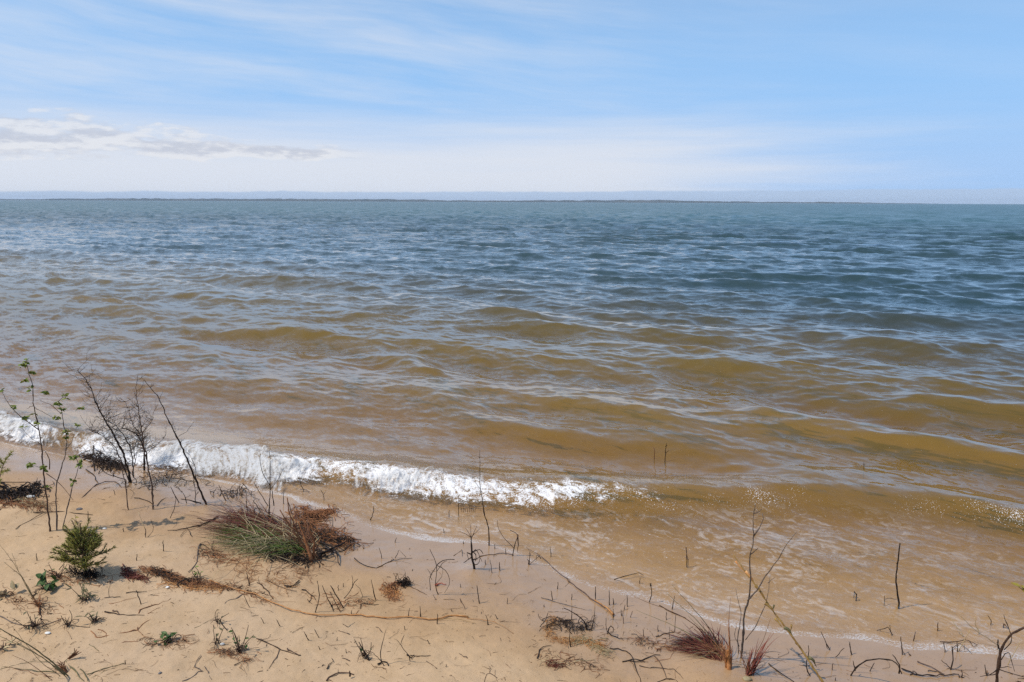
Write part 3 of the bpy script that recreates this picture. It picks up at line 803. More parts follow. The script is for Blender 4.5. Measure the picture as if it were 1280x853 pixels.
# --- leafy sapling on the left
def leafy_sapling():
    B = pix(1, [(243, 872)])[0]; base = P(*B); root = empty('leafy_sapling', base)
    tag(root, 'tall thin sapling with small young green leaves, in the sand at the left', 'sapling')
    sk = Skeleton(base); sz = psize(base)
    def st(nm, pts, w0, w1, mt='grey', down=False):
        pts = pix(1, pts); L = sum(math.dist(a, b) for a, b in zip(pts, pts[1:]))
        line = sk.path(pts, int(max(6, L / 5)), .3)
        if down: line = np.concatenate([[line[0] - np.array([0, 0, .04])], line])
        mb = MB(); mb.tube(line, WF * w0 * sz / 2, WF * w1 * sz / 2, 6, .1, .12); mb.build(nm, M[mt], root, base)
    st('stem', [(243, 872), (228, 720), (213, 590), (190, 380), (165, 265), (157, 170), (125, 50)], 3.2, 1.0, 'brown', True)
    st('stem', [(275, 860), (273, 660), (300, 560), (322, 470), (318, 395), (298, 300), (283, 240)], 2.6, .9, 'grey', True)
    st('stem', [(305, 850), (340, 700), (365, 610), (382, 550), (370, 515)], 1.9, .9, 'grey', True)
    for pts, w in (([(188, 378), (130, 335), (60, 275), (5, 190)], 1.8), ([(163, 262), (145, 268), (130, 277)], 1.3),
                   ([(298, 300), (250, 262), (195, 235)], 1.1), ([(283, 240), (300, 225), (315, 215)], .9), ([(240, 570), (238, 520), (215, 480), (170, 490)], 1.8),
                   ([(225, 590), (290, 640), (355, 720)], 1.5), ([(320, 475), (345, 440), (375, 360)], 1.0), ([(200, 450), (150, 420), (110, 375)], .8),
                   ([(382, 550), (400, 548)], .7), ([(375, 640), (360, 632)], .6), ([(165, 265), (200, 290), (265, 320)], .9), ([(215, 570), (180, 555), (145, 550)], .9)):
        st('branch', pts, w, .5, 'brown')
    lf = MB()
    for x, y, n in ((125, 50, 4), (110, 72, 3), (155, 100, 3), (125, 145, 3), (150, 180, 3), (5, 195, 3), (225, 205, 4), (315, 220, 4), (280, 250, 7), (395, 275, 4), (125, 325, 6),
                    (180, 350, 4), (315, 390, 4), (320, 420, 4), (375, 360, 3), (355, 515, 6), (390, 548, 5), (145, 550, 9), (215, 560, 5), (265, 320, 4), (235, 655, 3),
                    (360, 630, 3), (300, 285, 4), (60, 275, 2), (110, 375, 2), (170, 300, 2)):
        p = pix(1, [(x, y)])[0]; d = sk.delta(*p)
        for _ in range(int(n * 2.2) + 1):
            c = V(p[0] + rng.gauss(0, 1.3), p[1] + rng.gauss(0, 1.3), base, d + rng.gauss(0, .01))
            dr = np.array([rng.gauss(0, 1), rng.gauss(0, 1), rng.uniform(-.3, 1)])
            lf.leaf(c, dr, np.array([rng.gauss(0, .6), rng.gauss(-.3, .6), 1.0]), rng.uniform(.020, .034), rng.uniform(.007, .011))
    lf.build('leaves', M['leafgreen'], root, base)
leafy_sapling()


def sub_twigs(mb, line, n, length, w, rise=.5, lo=.3):
    """fine side twigs, forked once or twice"""
    for _ in range(n):
        i = rng.randrange(int(len(line) * lo), len(line)); b = line[i]
        a = rng.random() * 6.283; d = np.array([math.cos(a), math.sin(a), rng.uniform(-.1, 1.2) * rise * 1.4]); d /= np.linalg.norm(d)
        L = length * rng.uniform(.35, 1.2)
        pts = [b]; dd = d.copy()
        for j in range(5):
            dd = dd + nr.normal(0, .16, 3) + np.array([0, 0, .07]); dd /= np.linalg.norm(dd); pts.append(pts[-1] + dd * L / 5)
        mb.tube(pts, w / 2, w / 5, 4)
        for _ in range(rng.randint(1, 3)):
            c = pts[rng.randint(1, 4)]; d2 = dd + nr.normal(0, .6, 3); d2 /= np.linalg.norm(d2); l2 = L * rng.uniform(.25, .6)
            mb.tube([c, c + d2 * l2 * .5 + nr.normal(0, .008, 3), c + d2 * l2 + np.array([0, 0, .01])], w * .35, w * .14, 4)


def bare_shrub(label, stems, subs, group=None, name='bare_shrub', cat='shrub'):
    base = P(*pix(1, [stems[0][0][0]])[0]); root = empty(name, base); tag(root, label, cat, group); sk = Skeleton(base); sz = psize(base)
    tw = MB(); cnt = 0
    for pts, w0, w1, mt, grounded, ns in stems:
        pts = pix(1, pts); L = sum(math.dist(a, b) for a, b in zip(pts, pts[1:]))
        s2 = Skeleton(P(*pts[0])) if grounded == 2 else sk
        line = s2.path(pts, int(max(8, L / 4)), .35)
        if grounded: line = np.concatenate([[line[0] - np.array([0, 0, .05])], line])
        mb = MB(); mb.tube(line, WF * w0 * sz / 2, WF * w1 * sz / 2, 6, .12, .15); mb.build('stem' if grounded else 'branch', M[mt], root, base)
        if ns: sub_twigs(tw, line, int(ns * 2.3), subs, .0030); cnt += ns
    if 0 < cnt < 40:
        per = len(tw.v); off_ = 0; lo_ = 0
        for v_ in tw.v:
            m1 = MB(); hi_ = lo_ + len(v_); m1.add(v_, [tuple(i - lo_ for i in f_) for f_ in tw.f if lo_ <= f_[0] < hi_]); lo_ = hi_
            m1.build('fine_twig', M['dark'], root, base)
    elif cnt: tw.build('fine_twigs', M['dark'], root, base)
    return root


bare_shrub('leafless shrub of dark stems with a haze of fine twigs, before the breaking foam', [
    ([(635, 635), (600, 500), (540, 380), (480, 280), (430, 160), (375, 90)], 4.5, .8, 'dark', 1, 26),
    ([(625, 625), (560, 470), (500, 410), (440, 380)], 2.2, .6, 'dark', 1, 16),
    ([(645, 580), (640, 500), (615, 430), (575, 370), (520, 330)], 2.4, .7, 'dark', 1, 20),
    ([(700, 575), (695, 470), (660, 400), (590, 370)], 4.2, 1.5, 'black', 2, 16),
    ([(720, 560), (690, 430), (640, 340), (610, 240)], 2.6, .7, 'dark', 2, 24),
    ([(660, 620), (640, 590), (655, 540), (650, 480), (670, 420), (740, 330)], 1.4, .5, 'brown', 1, 10),
    ([(610, 620), (520, 590), (470, 540), (430, 500)], 1.8, .5, 'dark', 1, 8)], .17)
bare_shrub('slender bare sapling with two bases rising right of the leafless shrub', [
    ([(742, 765), (733, 640), (705, 500), (690, 400), (672, 290), (660, 180), (668, 110)], 2.8, .7, 'brown', 1, 10),
    ([(622, 765), (602, 620), (570, 500), (535, 440)], 2.0, .7, 'brown', 2, 6),
    ([(690, 400), (730, 340), (745, 320)], .9, .4, 'brown', 0, 3),
    ([(705, 500), (760, 450), (800, 410)], .9, .4, 'brown', 0, 3)], .10, name='bare_sapling', cat='sapling')
bare_shrub('single bare dark sapling leaning far to the left in front of foam', [
    ([(1000, 740), (940, 600), (880, 460), (820, 340), (770, 230), (700, 135)], 4.4, .8, 'dark', 1, 4),
    ([(770, 230), (785, 205), (790, 190)], .8, .4, 'dark', 0, 0),
    ([(866, 410), (905, 385), (940, 340)], .9, .4, 'dark', 0, 0),
    ([(950, 620), (945, 560), (920, 500)], 1.6, .5, 'dark', 0, 3),
    ([(950, 735), (945, 660), (935, 600)], 1.8, .8, 'black', 2, 4),
    ([(905, 735), (890, 690), (865, 655)], 1.5, .6, 'black', 2, 3),
    ([(975, 735), (900, 715), (875, 715)], 2.6, 1.2, 'black', 0, 0)], .07, name='bare_sapling', cat='sapling')

# --- pine seedling
def pine_seedling():
    base = P(107, 719.5); root = empty('pine_seedling', base)
    tag(root, 'small bushy green pine seedling standing alone in dry sand', 'seedling')
    top = V(100, 656, base, .01); hgt = top[2] - base[2]
    ln = resample([base - np.array([0, 0, .03]), base + (top - base) * .4 + np.array([.004, 0, 0]), top], 14, .006)
    mb = MB(); mb.tube(ln, .008, .0025, 6, .1, .2); mb.build('trunk', M['brown'], root, base)
    nd, bd, br = MB(), MB(), MB()
    def sprig(p0, p1, L, dens=1.0):
        pts = resample([p0, p0 + (p1 - p0) * .55 - np.array([0, 0, .008]), p1], 9)
        br.tube(pts, .0035, .0016, 5)
        d = (pts[-1] - pts[-3]); d /= np.linalg.norm(d)
        br.tube([pts[-1], pts[-1] + d * .012], .0028, .001, 5)
        for _ in range(int(52 * dens)):
            q = rng.random() ** .75; i = min(int(q * 8), 7); c = pts[i] + (pts[i + 1] - pts[i]) * (q * 8 - i)
            t_ = pts[i + 1] - pts[i]; t_ /= np.linalg.norm(t_)
            o = nr.normal(0, 1, 3); o -= t_ * o.dot(t_); o /= np.linalg.norm(o)
            dr = t_ * rng.uniform(.5, 1.3) + o * .75 + np.array([0, 0, .15]); dr /= np.linalg.norm(dr)
            l_ = L * rng.uniform(.6, 1.15)
            nd.tube([c, c + dr * l_ * .5, c + dr * l_ + np.array([0, 0, -.002])], .0015, .0007, 3)
    for lvl, nb, rad, rise in ((.22, 6, .11, .07), (.32, 8, .135, .11), (.42, 9, .13, .14), (.54, 8, .105, .15), (.66, 6, .075, .12), (.82, 3, .035, .06)):
        p0 = base + (top - base) * lvl; a0 = rng.random() * 6
        for k in range(nb):
            a = a0 + k * 6.283 / nb + rng.gauss(0, .38); rr_ = rad * rng.uniform(.62, 1.22)
            p1 = p0 + np.array([math.cos(a) * rr_, math.sin(a) * rr_, rise * rng.uniform(.35, 1.0) * .62])
            sprig(p0, p1, .026)
            if lvl < .7:
                for sgn in (-1, 1):
                    b2 = a + sgn * .75; m_ = p0 + (p1 - p0) * .5
                    sprig(m_, m_ + np.array([math.cos(b2), math.sin(b2), .35]) * rr_ * .42, .022, .6)
    for _ in range(26):
        lv = rng.uniform(.25, .75); a = rng.random() * 6.283; r_ = rng.uniform(.04, .11)
        q0 = base + (top - base) * lv; sprig(q0, q0 + np.array([math.cos(a) * r_, math.sin(a) * r_, rng.uniform(.03, .10)]), .024, .8)
    sprig(base + (top - base) * .75, top, .016, 1.0)
    br.build('branches', M['brown'], root, base); nd.build('needles', M['needle'], root, base)
    st = MB(); fibres(st, [(88, 716), (124, 720)], 4, 70, 16, 1.5, .05, 1.2); st.build('base_litter', M['black'], root, base)
pine_seedling()

# pine sprig at the left edge
def pine_sprig():
    base = P(-6, 622); root = empty('pine_sprig', base); tag(root, 'young green pine shoot cut off by the left frame edge', 'seedling')
    sk = Skeleton(base); ln = sk.path([(-6, 622), (-2, 605), (2, 588), (6, 577)], 10, .2); mb = MB(); mb.tube(ln, .006, .002); mb.build('trunk', M['brown'], root, base)
    nd = MB()
    for c, d in ((ln[-1], (.5, .2, .7)), (ln[6], (.8, -.2, .35)), (ln[7], (-.7, .1, .5)), (ln[4], (.5, -.6, .3)), (ln[8], (.1, -.5, .7)), (ln[3], (-.6, -.4, .4))):
        d = np.array(d); d /= np.linalg.norm(d); pts = [c + d * q * .075 for q in np.linspace(0, 1, 8)]
        nd.tube(pts, .003, .0015, 5)
        for _ in range(80):
            p = pts[rng.randrange(8)]; o = d * rng.uniform(.4, 1.2) + nr.normal(0, .6, 3); o /= np.linalg.norm(o)
            nd.tube([p, p + o * .014, p + o * .027], .0015, .0007, 3)
    nd.build('needles', M['needle'], root, base)
pine_sprig()

# --- big grass tussock with roots
def big_tussock():
    base = P(375, 695); root = empty('grass_tussock', base)
    tag(root, 'large flattened tussock of green and rusty brown grass on bare roots', 'grass tuft')
    bl = MB()
    fan(bl, 150, around(345, 672, 48, 14), lambda b: G(rng.gauss(285, 30), rng.gauss(655, 13), abs(rng.gauss(.01, .025))), .0030, .040)
    fan(bl, 110, around(385, 682, 22, 12), lambda b: G(rng.gauss(335, 40), rng.gauss(668, 14), abs(rng.gauss(.035, .04))), .0030, .055)
    fan(bl, 46, around(330, 660, 55, 8), lambda b: b + np.array([rng.gauss(-.06, .09), rng.gauss(0, .05), abs(rng.gauss(.035, .03))]), .0026, .025)
    bl.build('brown_blades', M['browngrass'], root, base)
    bd = MB(); fan(bd, 120, around(345, 672, 48, 14), lambda b: G(rng.gauss(290, 34), rng.gauss(658, 16), abs(rng.gauss(.02, .03))), .0030, .06); bd.build('dark_blades', M['red'], root, base)
    gr = MB()
    fan(gr, 210, around(340, 677, 38, 10), lambda b: G(rng.gauss(290, 18), rng.gauss(674, 8), abs(rng.gauss(.02, .02))), .0032, .055)
    fan(gr, 70, around(375, 690, 20, 8), lambda b: G(rng.gauss(325, 24), rng.gauss(690, 8), abs(rng.gauss(.02, .02))), .0030, .06)
    gr.build('green_blades', M['green'], root, base)
    ol = MB(); fan(ol, 190, around(355, 688, 35, 11), lambda b: G(rng.gauss(320, 30), rng.gauss(688, 9), abs(rng.gauss(.02, .02))), .0028, .06)
    ol.build('olive_blades', M['olive'], root, base)
    sr = MB(); fan(sr, 150, around(350, 680, 50, 14), lambda b: G(rng.gauss(310, 40), rng.gauss(675, 18), abs(rng.gauss(.04, .03))), .0022, .06)
    sr.build('straw_blades', M['straw'], root, base)
    ru = MB(); fibres(ru, [(370, 640), (400, 665), (440, 682)], 9, 120, 40, 1.6, .045, .9); fibres(ru, [(300, 650), (360, 668), (390, 700)], 8, 60, 34, 1.6, .05, .6)
    ru.build('rusty_roots', M['rust'], root, base)
    bk = MB(); fibres(bk, [(300, 650), (350, 660), (400, 672), (440, 682)], 7, 130, 34, 2.0, .045, .9); fibres(bk, [(330, 692), (380, 702), (410, 690)], 6, 90, 28, 2.0, .03, .7)
    bk.build('dark_roots', M['black'], root, base)
    for pts, w in (([(760, 570), (740, 500), (715, 430), (690, 365)], 5.0), ([(765, 560), (770, 480), (745, 400)], 3.5), ([(740, 520), (690, 450), (600, 310)], 2.4), ([(720, 500), (650, 330), (635, 250)], 1.7)):
        p = pix(3, pts); sk = Skeleton(P(*p[0])); ln = sk.path(p, 12, .3); mb = MB(); mb.tube(ln, w * psize(base) / 2, .5 * psize(base), 6, .1, .2); mb.build('root_stalk', M['rust'], root, base)
    for pts, w in (([(800, 480), (840, 510), (880, 540), (895, 590)], 3.2), ([(785, 555), (850, 530), (905, 510), (950, 480), (1000, 490)], 2.6), ([(780, 545), (830, 545), (895, 540)], 2.4)):
        mb = MB(); mb.tube(lie(pix(3, pts), 14, w, .5, .03), w * psize(base) / 2, .4 * psize(base), 6, .1, .2); mb.build('root', M['black'], root, base)
big_tussock()


def tussock(name, label, cat, parts, stalks=()):
    base = P(*parts[0][3]); root = empty(name, base); tag(root, label, cat)
    for pn, mt, n, (bx_, by_), (rx, ry), (tx, ty), (sx1, sy1), hz, w, lift in parts:
        mb = MB(); fan(mb, n, around(bx_, by_, rx, ry), lambda b: G(rng.gauss(tx, sx1), rng.gauss(ty, sy1), abs(rng.gauss(hz, hz * .6))), w, lift)
        mb.build(pn, M[mt], root, base)
    for pn, mt, mode, pts, w0, w1 in stalks:
        sz = psize(base)
        if mode == 'up':
            sk = Skeleton(P(*pts[0])); ln = sk.path(pts, 14, .2); ln = np.concatenate([[ln[0] - np.array([0, 0, .03])], ln])
        else: ln = lie(pts, 14, w0)
        mb = MB(); mb.tube(ln, WF * w0 * sz / 2, WF * w1 * sz / 2, 7, .12); mb.build(pn, M[mt], root, base)
    return root


def z6(*p): return pix(6, p)
tussock('grass_tussock', 'dark red grass tussock with a splintered orange root stub at its right', 'grass tuft', [
    ('red_blades', 'red', 190, (902, 822), (14, 7), (858, 804), (16, 8), .008, .0026, .026),
    ('rusty_blades', 'rust', 50, (904, 822), (14, 7), (868, 808), (18, 8), .01, .0024, .028),
    ('rusty_blades', 'rust', 26, (906, 826), (7, 4), (892, 808), (16, 6), .03, .0022, .03),
    ('red_blades', 'red', 50, (893, 814), (12, 6), (880, 796), (14, 5), .035, .0022, .04),
    ('brown_blades', 'browngrass', 80, (900, 822), (10, 5), (868, 806), (14, 5), .01, .0022, .03),
    ('dark_blades', 'black', 60, (880, 808), (18, 4), (852, 806), (9, 3), .008, .0024, .02),
    ('straw_blades', 'straw', 16, (902, 822), (8, 4), (880, 815), (22, 8), .02, .0015, .03)],
    [('root_stub', 'stub', 'up', z6((1165, 788), (1162, 740), (1158, 690)), 9.5, 6.0), ('splinter', 'stub', 'up', z6((1150, 780), (1150, 720), (1140, 670)), 3.4, 1.2), ('splinter', 'rust', 'up', z6((1175, 785), (1178, 720), (1182, 670)), 3.0, 1.0), ('spike', 'stub', 'up', z6((1172, 760), (1165, 640), (1158, 530)), 3.4, .6),
     ('spike', 'browngrass', 'up', z6((1180, 740), (1165, 560), (1172, 430)), 2.0, .5), ('spike', 'rust', 'up', z6((1150, 770), (1135, 700), (1120, 660)), 3.0, .8)] +
    [('long_blade', mt, 'up', z6(a, b, c), 2.2, .5) for a, b, c, mt in (
        ((1125, 700), (1050, 560), (880, 365), 'olive'), ((1115, 690), (1020, 560), (850, 405), 'olive'), ((1100, 690), (960, 540), (690, 425), 'browngrass'),
        ((1090, 690), (930, 590), (700, 490), 'olive'), ((1125, 690), (1085, 610), (1020, 540), 'red'), ((1130, 680), (1110, 620), (1060, 570), 'red'), ((1110, 680), (1040, 600), (960, 520), 'olive'), ((1060, 690), (990, 640), (940, 600), 'red'))])
tussock('grass_tuft', 'small upright tuft of dark red grass at the foot of bare twig', 'grass tuft', [
    ('red_blades', 'red', 26, (937, 845), (5, 2), (948, 838), (9, 6), .10, .0024, .03),
    ('olive_blades', 'browngrass', 12, (935, 844), (5, 2), (930, 840), (8, 4), .07, .002, .02)],
    [('spike', 'red', 'up', pix(7, [(420, 820), (475, 720), (540, 628)]), 1.8, .5), ('spike', 'browngrass', 'up', pix(7, [(415, 815), (490, 660), (525, 560)]), 1.6, .4), ('spike', 'red', 'up', pix(7, [(425, 815), (470, 740), (520, 700)]), 1.6, .5)])
# rushes at the lower left
def z2(*p): return pix(2, p)
tussock('rush', 'long stiff green rush blades fanning left, cut by lower left frame', 'rush', [
    ('dead_leaves', 'browngrass', 26, (82, 841), (4, 2), (72, 838), (8, 3), .02, .0022, .02)],
    [('blade', 'olive', 'up', z2((340, 820), (180, 690), (0, 583)), 2.8, 1.4), ('blade', 'olive', 'up', z2((325, 815), (190, 715), (0, 622)), 1.6, .8), ('blade', 'olive', 'up', z2((330, 825), (200, 720), (60, 640)), 1.5, .5),
     ('blade', 'olive', 'up', z2((300, 820), (200, 745), (60, 572)), 1.1, .4), ('blade', 'olive', 'lie', z2((280, 805), (150, 795), (0, 775)), 1.8, .6), ('blade', 'browngrass', 'lie', z2((260, 830), (100, 790), (0, 778)), 1.2, .5),
     ('blade', 'olive', 'lie', z2((270, 750), (150, 752), (0, 790)), 1.0, .5), ('blade', 'browngrass', 'up', z2((260, 840), (150, 760), (60, 715)), 1.2, .5)])
tussock('dry_weed', 'dry weed of thin bent stems with a dark seed head', 'weed', [
    ('dead_leaves', 'rust', 34, (47, 757), (4, 3), (50, 757), (7, 5), .03, .0018, .02)],
    [('stem', 'olive', 'up', z2((180, 450), (110, 330), (20, 250)), 1.3, .5), ('stem', 'straw', 'up', z2((165, 440), (90, 290), (60, 205)), 1.3, .5), ('stem', 'olive', 'up', z2((172, 440), (70, 260), (-5, 160)), 1.1, .4),
     ('root', 'black', 'lie', z2((205, 545), (200, 490), (175, 450)), 2.5, 2.0), ('root', 'black', 'lie', z2((160, 440), (175, 410), (185, 390)), 2.5, 1.0)])


def weed(label, px, py, nleaf, size, mt, stems=3, hz=.05, cat='weed', name='weed', stem_mt='dark', dead=12, spread=1.0, lw=.28):
    base = P(px, py); root = empty(name, base); tag(root, label, cat)
    sb, lb, db = MB(), MB(), MB()
    for _ in range(stems):
        t_ = base + np.array([rng.gauss(0, .03 * spread), rng.gauss(0, .03 * spread), hz * rng.uniform(.7, 1.4)])
        ln = resample([base + np.array([rng.gauss(0, .008), rng.gauss(0, .008), -.02]), (base + t_) / 2 + nr.normal(0, .008, 3), t_], 8); sb.tube(ln, .0026, .0012, 5)
        for _ in range(max(1, nleaf // stems)):
            c = ln[rng.randrange(3, 8)]; lb.leaf(c, np.array([rng.gauss(0, 1), rng.gauss(0, 1), rng.uniform(-.2, .7)]), np.array([rng.gauss(0, .4), rng.gauss(0, .4), 1]), size * rng.uniform(.6, 1.2), size * lw)
    for _ in range(dead):
        a = rng.random() * 6.283; r = rng.uniform(.02, .06) * spread
        e = base + np.array([math.cos(a) * r, math.sin(a) * r, 0]); e[2] = float(H(e[0], e[1])) + .004
        db.tube(resample([base + np.array([0, 0, .006]), (base + e) / 2 + np.array([0, 0, .012 + abs(rng.gauss(0, .012))]), e], 6), .0018, .0008, 4)
    sb.build('stems', M[stem_mt], root, base)
    if nleaf: lb.build('leaves', M[mt], root, base)
    if dead: db.build('roots', M['brown'], root, base)
    return root


weed('weed with broad dark green leaves lying left of pine seedling', 57, 738, 16, .055, 'leafdark', 5, .05, spread=1.6)
weed('low brown weed with bare stem tufts touching the seedling on its left', 72, 722, 5, .02, 'green', 6, .07, stem_mt='brown', spread=1.5)
weed('thin spiky green sprout rising below the pine seedling', 107, 752, 30, .055, 'olive', 5, .07, lw=.06)
weed('flat yellow-green weed alone on pale sand near lower edge', 215, 803, 18, .035, 'leafdark', 4, .025, spread=1.3)
weed('dark upright herb with stubby stems on bare sand at the bottom', 298, 815, 12, .022, 'leafdark', 8, .09, dead=18)
weed('dry straw coloured herb rosette near the left frame edge', 8, 745, 10, .05, 'straw', 4, .03, stem_mt='straw', dead=14)
weed('dead root crown with brown rootlets at end of the creeping stem', 45, 785, 4, .02, 'olive', 5, .06, stem_mt='dark', dead=30, spread=1.3)
weed('small brown tuft hanging on the long creeping stem', 84, 783, 0, .02, 'olive', 6, .06, dead=10)
weed('ragged clump of dry leaves and roots below the thin green sprout', 120, 778, 14, .035, 'olive', 5, .04, lw=.12, stem_mt='brown', dead=20)
weed('tiny dark sprout with a bent tip above the flat weed', 272, 780, 5, .02, 'olive', 4, .05, dead=6)
weed('small sprout beside a white chip left of the dark herb', 270, 806, 4, .02, 'olive', 4, .05, dead=6)
weed('small dark herb with pale tip near the bottom centre', 455, 822, 5, .018, 'leafdark', 5, .08, dead=12)
weed('little green sprig growing out of the fibrous root ridge', 248, 722, 12, .018, 'green', 4, .04, dead=0)
weed('tiny yellowish tuft in the left bottom corner', 5, 812, 9, .03, 'straw', 4, .03, stem_mt='brown', dead=10)
weed('pale green weed tip standing below the leafy sapling', 96, 655, 6, .02, 'yellowleaf', 2, .05, stem_mt='straw', dead=3)


def debris(name, label, cat, specs, group=None, leaves=()):
    base = P(*specs[0][1][len(specs[0][1]) // 2]); root = empty(name, base); tag(root, label, cat, group)
    for pn, line, width, n, length, w, mt, up_ in specs:
        mb = MB(); fibres(mb, line, width, n, length, w, up_, .6); mb.build(pn, M[mt], root, base)
    return root


debris('root_mat', 'low ridge of tangled rust and dark root fibres right of seedling', 'root mat', [
    ('rusty_fibres', z2((720, 285), (830, 315), (930, 355), (1060, 370), (1130, 380)), 4, 150, 22, 1.4, 'rust', .018),
    ('dark_fibres', z2((760, 290), (830, 320), (900, 350), (1000, 350)), 4, 90, 18, 1.8, 'black', .022),
    ('orange_fibres', z2((820, 350), (950, 375), (1130, 385)), 2, 40, 34, 1.2, 'orange', .006)])
debris('dead_leaf_clump', 'crumpled dark red dead leaf clump between seedling and root ridge', 'leaf clump', [
    ('red_fibres', z2((625, 285), (650, 320), (735, 340)), 3, 60, 14, 2.2, 'red', .02), ('rusty_fibres', z2((640, 300), (740, 340)), 3, 26, 16, 1.2, 'rust', .01)])
debris('root_mat', 'heap of black roots and rusty litter at the left edge', 'root mat', [
    ('dark_fibres', pix(1, [(-40, 680), (40, 700), (120, 690), (190, 660)]), 8, 120, 26, 2.4, 'black', .05),
    ('rusty_fibres', pix(1, [(-20, 720), (110, 735), (230, 755)]), 5, 80, 24, 1.2, 'rust', .02),
    ('straw_fibres', pix(1, [(60, 725), (150, 735), (230, 750)]), 4, 30, 20, 1.0, 'straw', .02)])
debris('driftwood_tangle', 'low tangle of black driftwood twigs left of the leafless shrub base', 'driftwood', [
    ('dark_fibres', pix(1, [(435, 520), (480, 515), (530, 540), (600, 560)]), 4, 75, 30, 2.2, 'black', .06),
    ('brown_fibres', pix(1, [(450, 540), (600, 570)]), 4, 30, 24, 1.2, 'brown', .04)])
debris('root_mat', 'rusty clump of fibres stranded at the wash behind the tussock', 'root mat', [
    ('rusty_fibres', pix(3, [(745, 335), (800, 335), (865, 320)]), 4, 90, 18, 1.8, 'rust', .025), ('dark_fibres', pix(3, [(740, 350), (840, 350)]), 3, 24, 18, 1.4, 'black', .02),
    ('red_fibres', pix(3, [(715, 305), (740, 300)]), 2, 8, 8, 1.4, 'red', .01)])
debris('root_mat', 'arched mat of orange and brown root fibres in front of reed', 'root mat', [
    ('orange_fibres', z6((285, 540), (262, 600), (300, 645), (450, 650), (540, 685)), 3, 90, 22, 1.3, 'orange', .018),
    ('dark_fibres', z6((270, 575), (320, 560), (420, 590), (480, 540)), 5, 60, 24, 1.4, 'dark', .03),
    ('straw_fibres', z6((380, 640), (470, 655), (580, 720)), 4, 60, 22, 1.2, 'straw', .012)])
debris('root_mat', 'bundle of fine orange roots under a dark spiky crown', 'root mat', [
    ('orange_fibres', pix(4, [(700, 370), (665, 400), (690, 445)]), 4, 60, 16, 1.5, 'rust', .03), ('dark_spikes', pix(4, [(715, 360), (755, 365)]), 2.5, 45, 12, 2.0, 'black', .045),
    ('orange_fibres', pix(4, [(660, 390), (710, 430)]), 4, 24, 18, 1.2, 'orange', .02)])
debris('root_mat', 'small purple-brown rootlet tuft below the orange root mat', 'root mat', [
    ('red_fibres', z6((265, 755), (300, 778), (335, 775)), 3, 45, 14, 1.2, 'red', .025), ('straw_fibres', z6((250, 745), (330, 780)), 4, 16, 18, .9, 'straw', .03)])
debris('root_mat', 'loose dark sticks and fibres lying under the leaning sapling', 'root mat', [
    ('dark_fibres', pix(1, [(640, 640), (760, 640), (860, 600), (1000, 640)]), 8, 46, 24, 1.2, 'black', .05), ('brown_fibres', pix(1, [(700, 620), (880, 560), (1000, 600)]), 7, 40, 18, .9, 'brown', .04),
    ('dark_fibres', pix(1, [(1060, 690), (1120, 680), (1210, 690)]), 6, 30, 20, 1.3, 'black', .06)])
debris('root_mat', 'thin rusty rootlets spread on sand below the big tussock', 'root mat', [
    ('rusty_fibres', pix(3, [(280, 560), (420, 600), (560, 640), (800, 600)]), 12, 60, 36, .9, 'rust', .004), ('orange_fibres', pix(3, [(400, 570), (560, 660), (660, 700)]), 10, 30, 40, .8, 'orange', .004)])

for lab, line, w_ in (('faint rusty rootlets curling over sand left of the tussock base', pix(3, [(200, 500), (270, 540), (330, 560)]), 6),
        ('sparse brown rootlets between root ridge and orange root', pix(3, [(330, 690), (440, 720), (560, 770)]), 6),
        ('little mat of fine rootlets above the orange root, centre', pix(4, [(360, 430), (440, 470), (560, 440)]), 7),
        ('loose reddish fibres around the flat yellow-green weed', pix(2, [(700, 640), (840, 670), (960, 640)]), 7),
        ('loose brown fibres strewn under the dry weed at left', pix(2, [(20, 420), (160, 470), (300, 520)]), 8),
        ('thin fibres spread between seedling litter and red leaf clump', pix(2, [(240, 320), (380, 345), (560, 350)]), 6),
        ('fine reddish fibres below the arched orange root mat', z6((240, 700), (360, 740), (520, 790)), 7),
        ('loose fibres trailing left of the dark red tussock', z6((700, 640), (800, 670), (900, 690)), 6),
        ('scraps of fibre round the dark upright herb', pix(2, [(1090, 700), (1200, 720), (1270, 760)]), 6)):
    debris('rootlet_scatter', lab, 'rootlets', [('rusty_fibres', line, w_, 34, 20, 1.1, 'rust', .006), ('dark_fibres', line, w_, 16, 14, 1.3, 'dark', .010)])

# --- single twigs, roots and stalks (region, points read off an enlargement)
T = twig
T('bare_twig', 'bare upright twig with two thin side shoots behind the tussock', 'twig', 3, [('stem', 'dark', 'up', [(545, 360), (550, 200), (550, 100), (548, 12)], 2.6, .8),
    ('branch', 'dark', 'up', [(548, 185), (515, 130), (500, 60), (502, 30)], 1.3, .6), ('branch', 'dark', 'up', [(552, 210), (590, 160), (620, 100)], 1.2, .5), ('branch', 'dark', 'up', [(570, 290), (560, 210)], 2.0, .8)])
T('bare_twig', 'tall lone bare twig at the edge of the wash, mid picture', 'twig', 5, [('stem', 'dark', 'up', [(285, 568), (282, 480), (262, 410), (250, 330), (240, 250), (239, 90)], 2.7, .6), ('branch', 'brown', 'up', [(248, 300), (220, 255), (203, 240)], .9, .5), ('branch', 'brown', 'up', [(239, 130), (228, 122)], .6, .4)])
T('bare_twig', 'forked short twig carrying a curled dark leaf by the wash', 'twig', 5, [('stem', 'black', 'up', [(403, 620), (420, 540), (428, 515), (390, 492)], 2.2, 1.0), ('branch', 'dark', 'up', [(412, 585), (360, 530), (330, 480), (326, 440)], 1.4, .7), ('leaf', 'brown', 'up', [(428, 515), (431, 560), (426, 602)], 3.2, .8)])
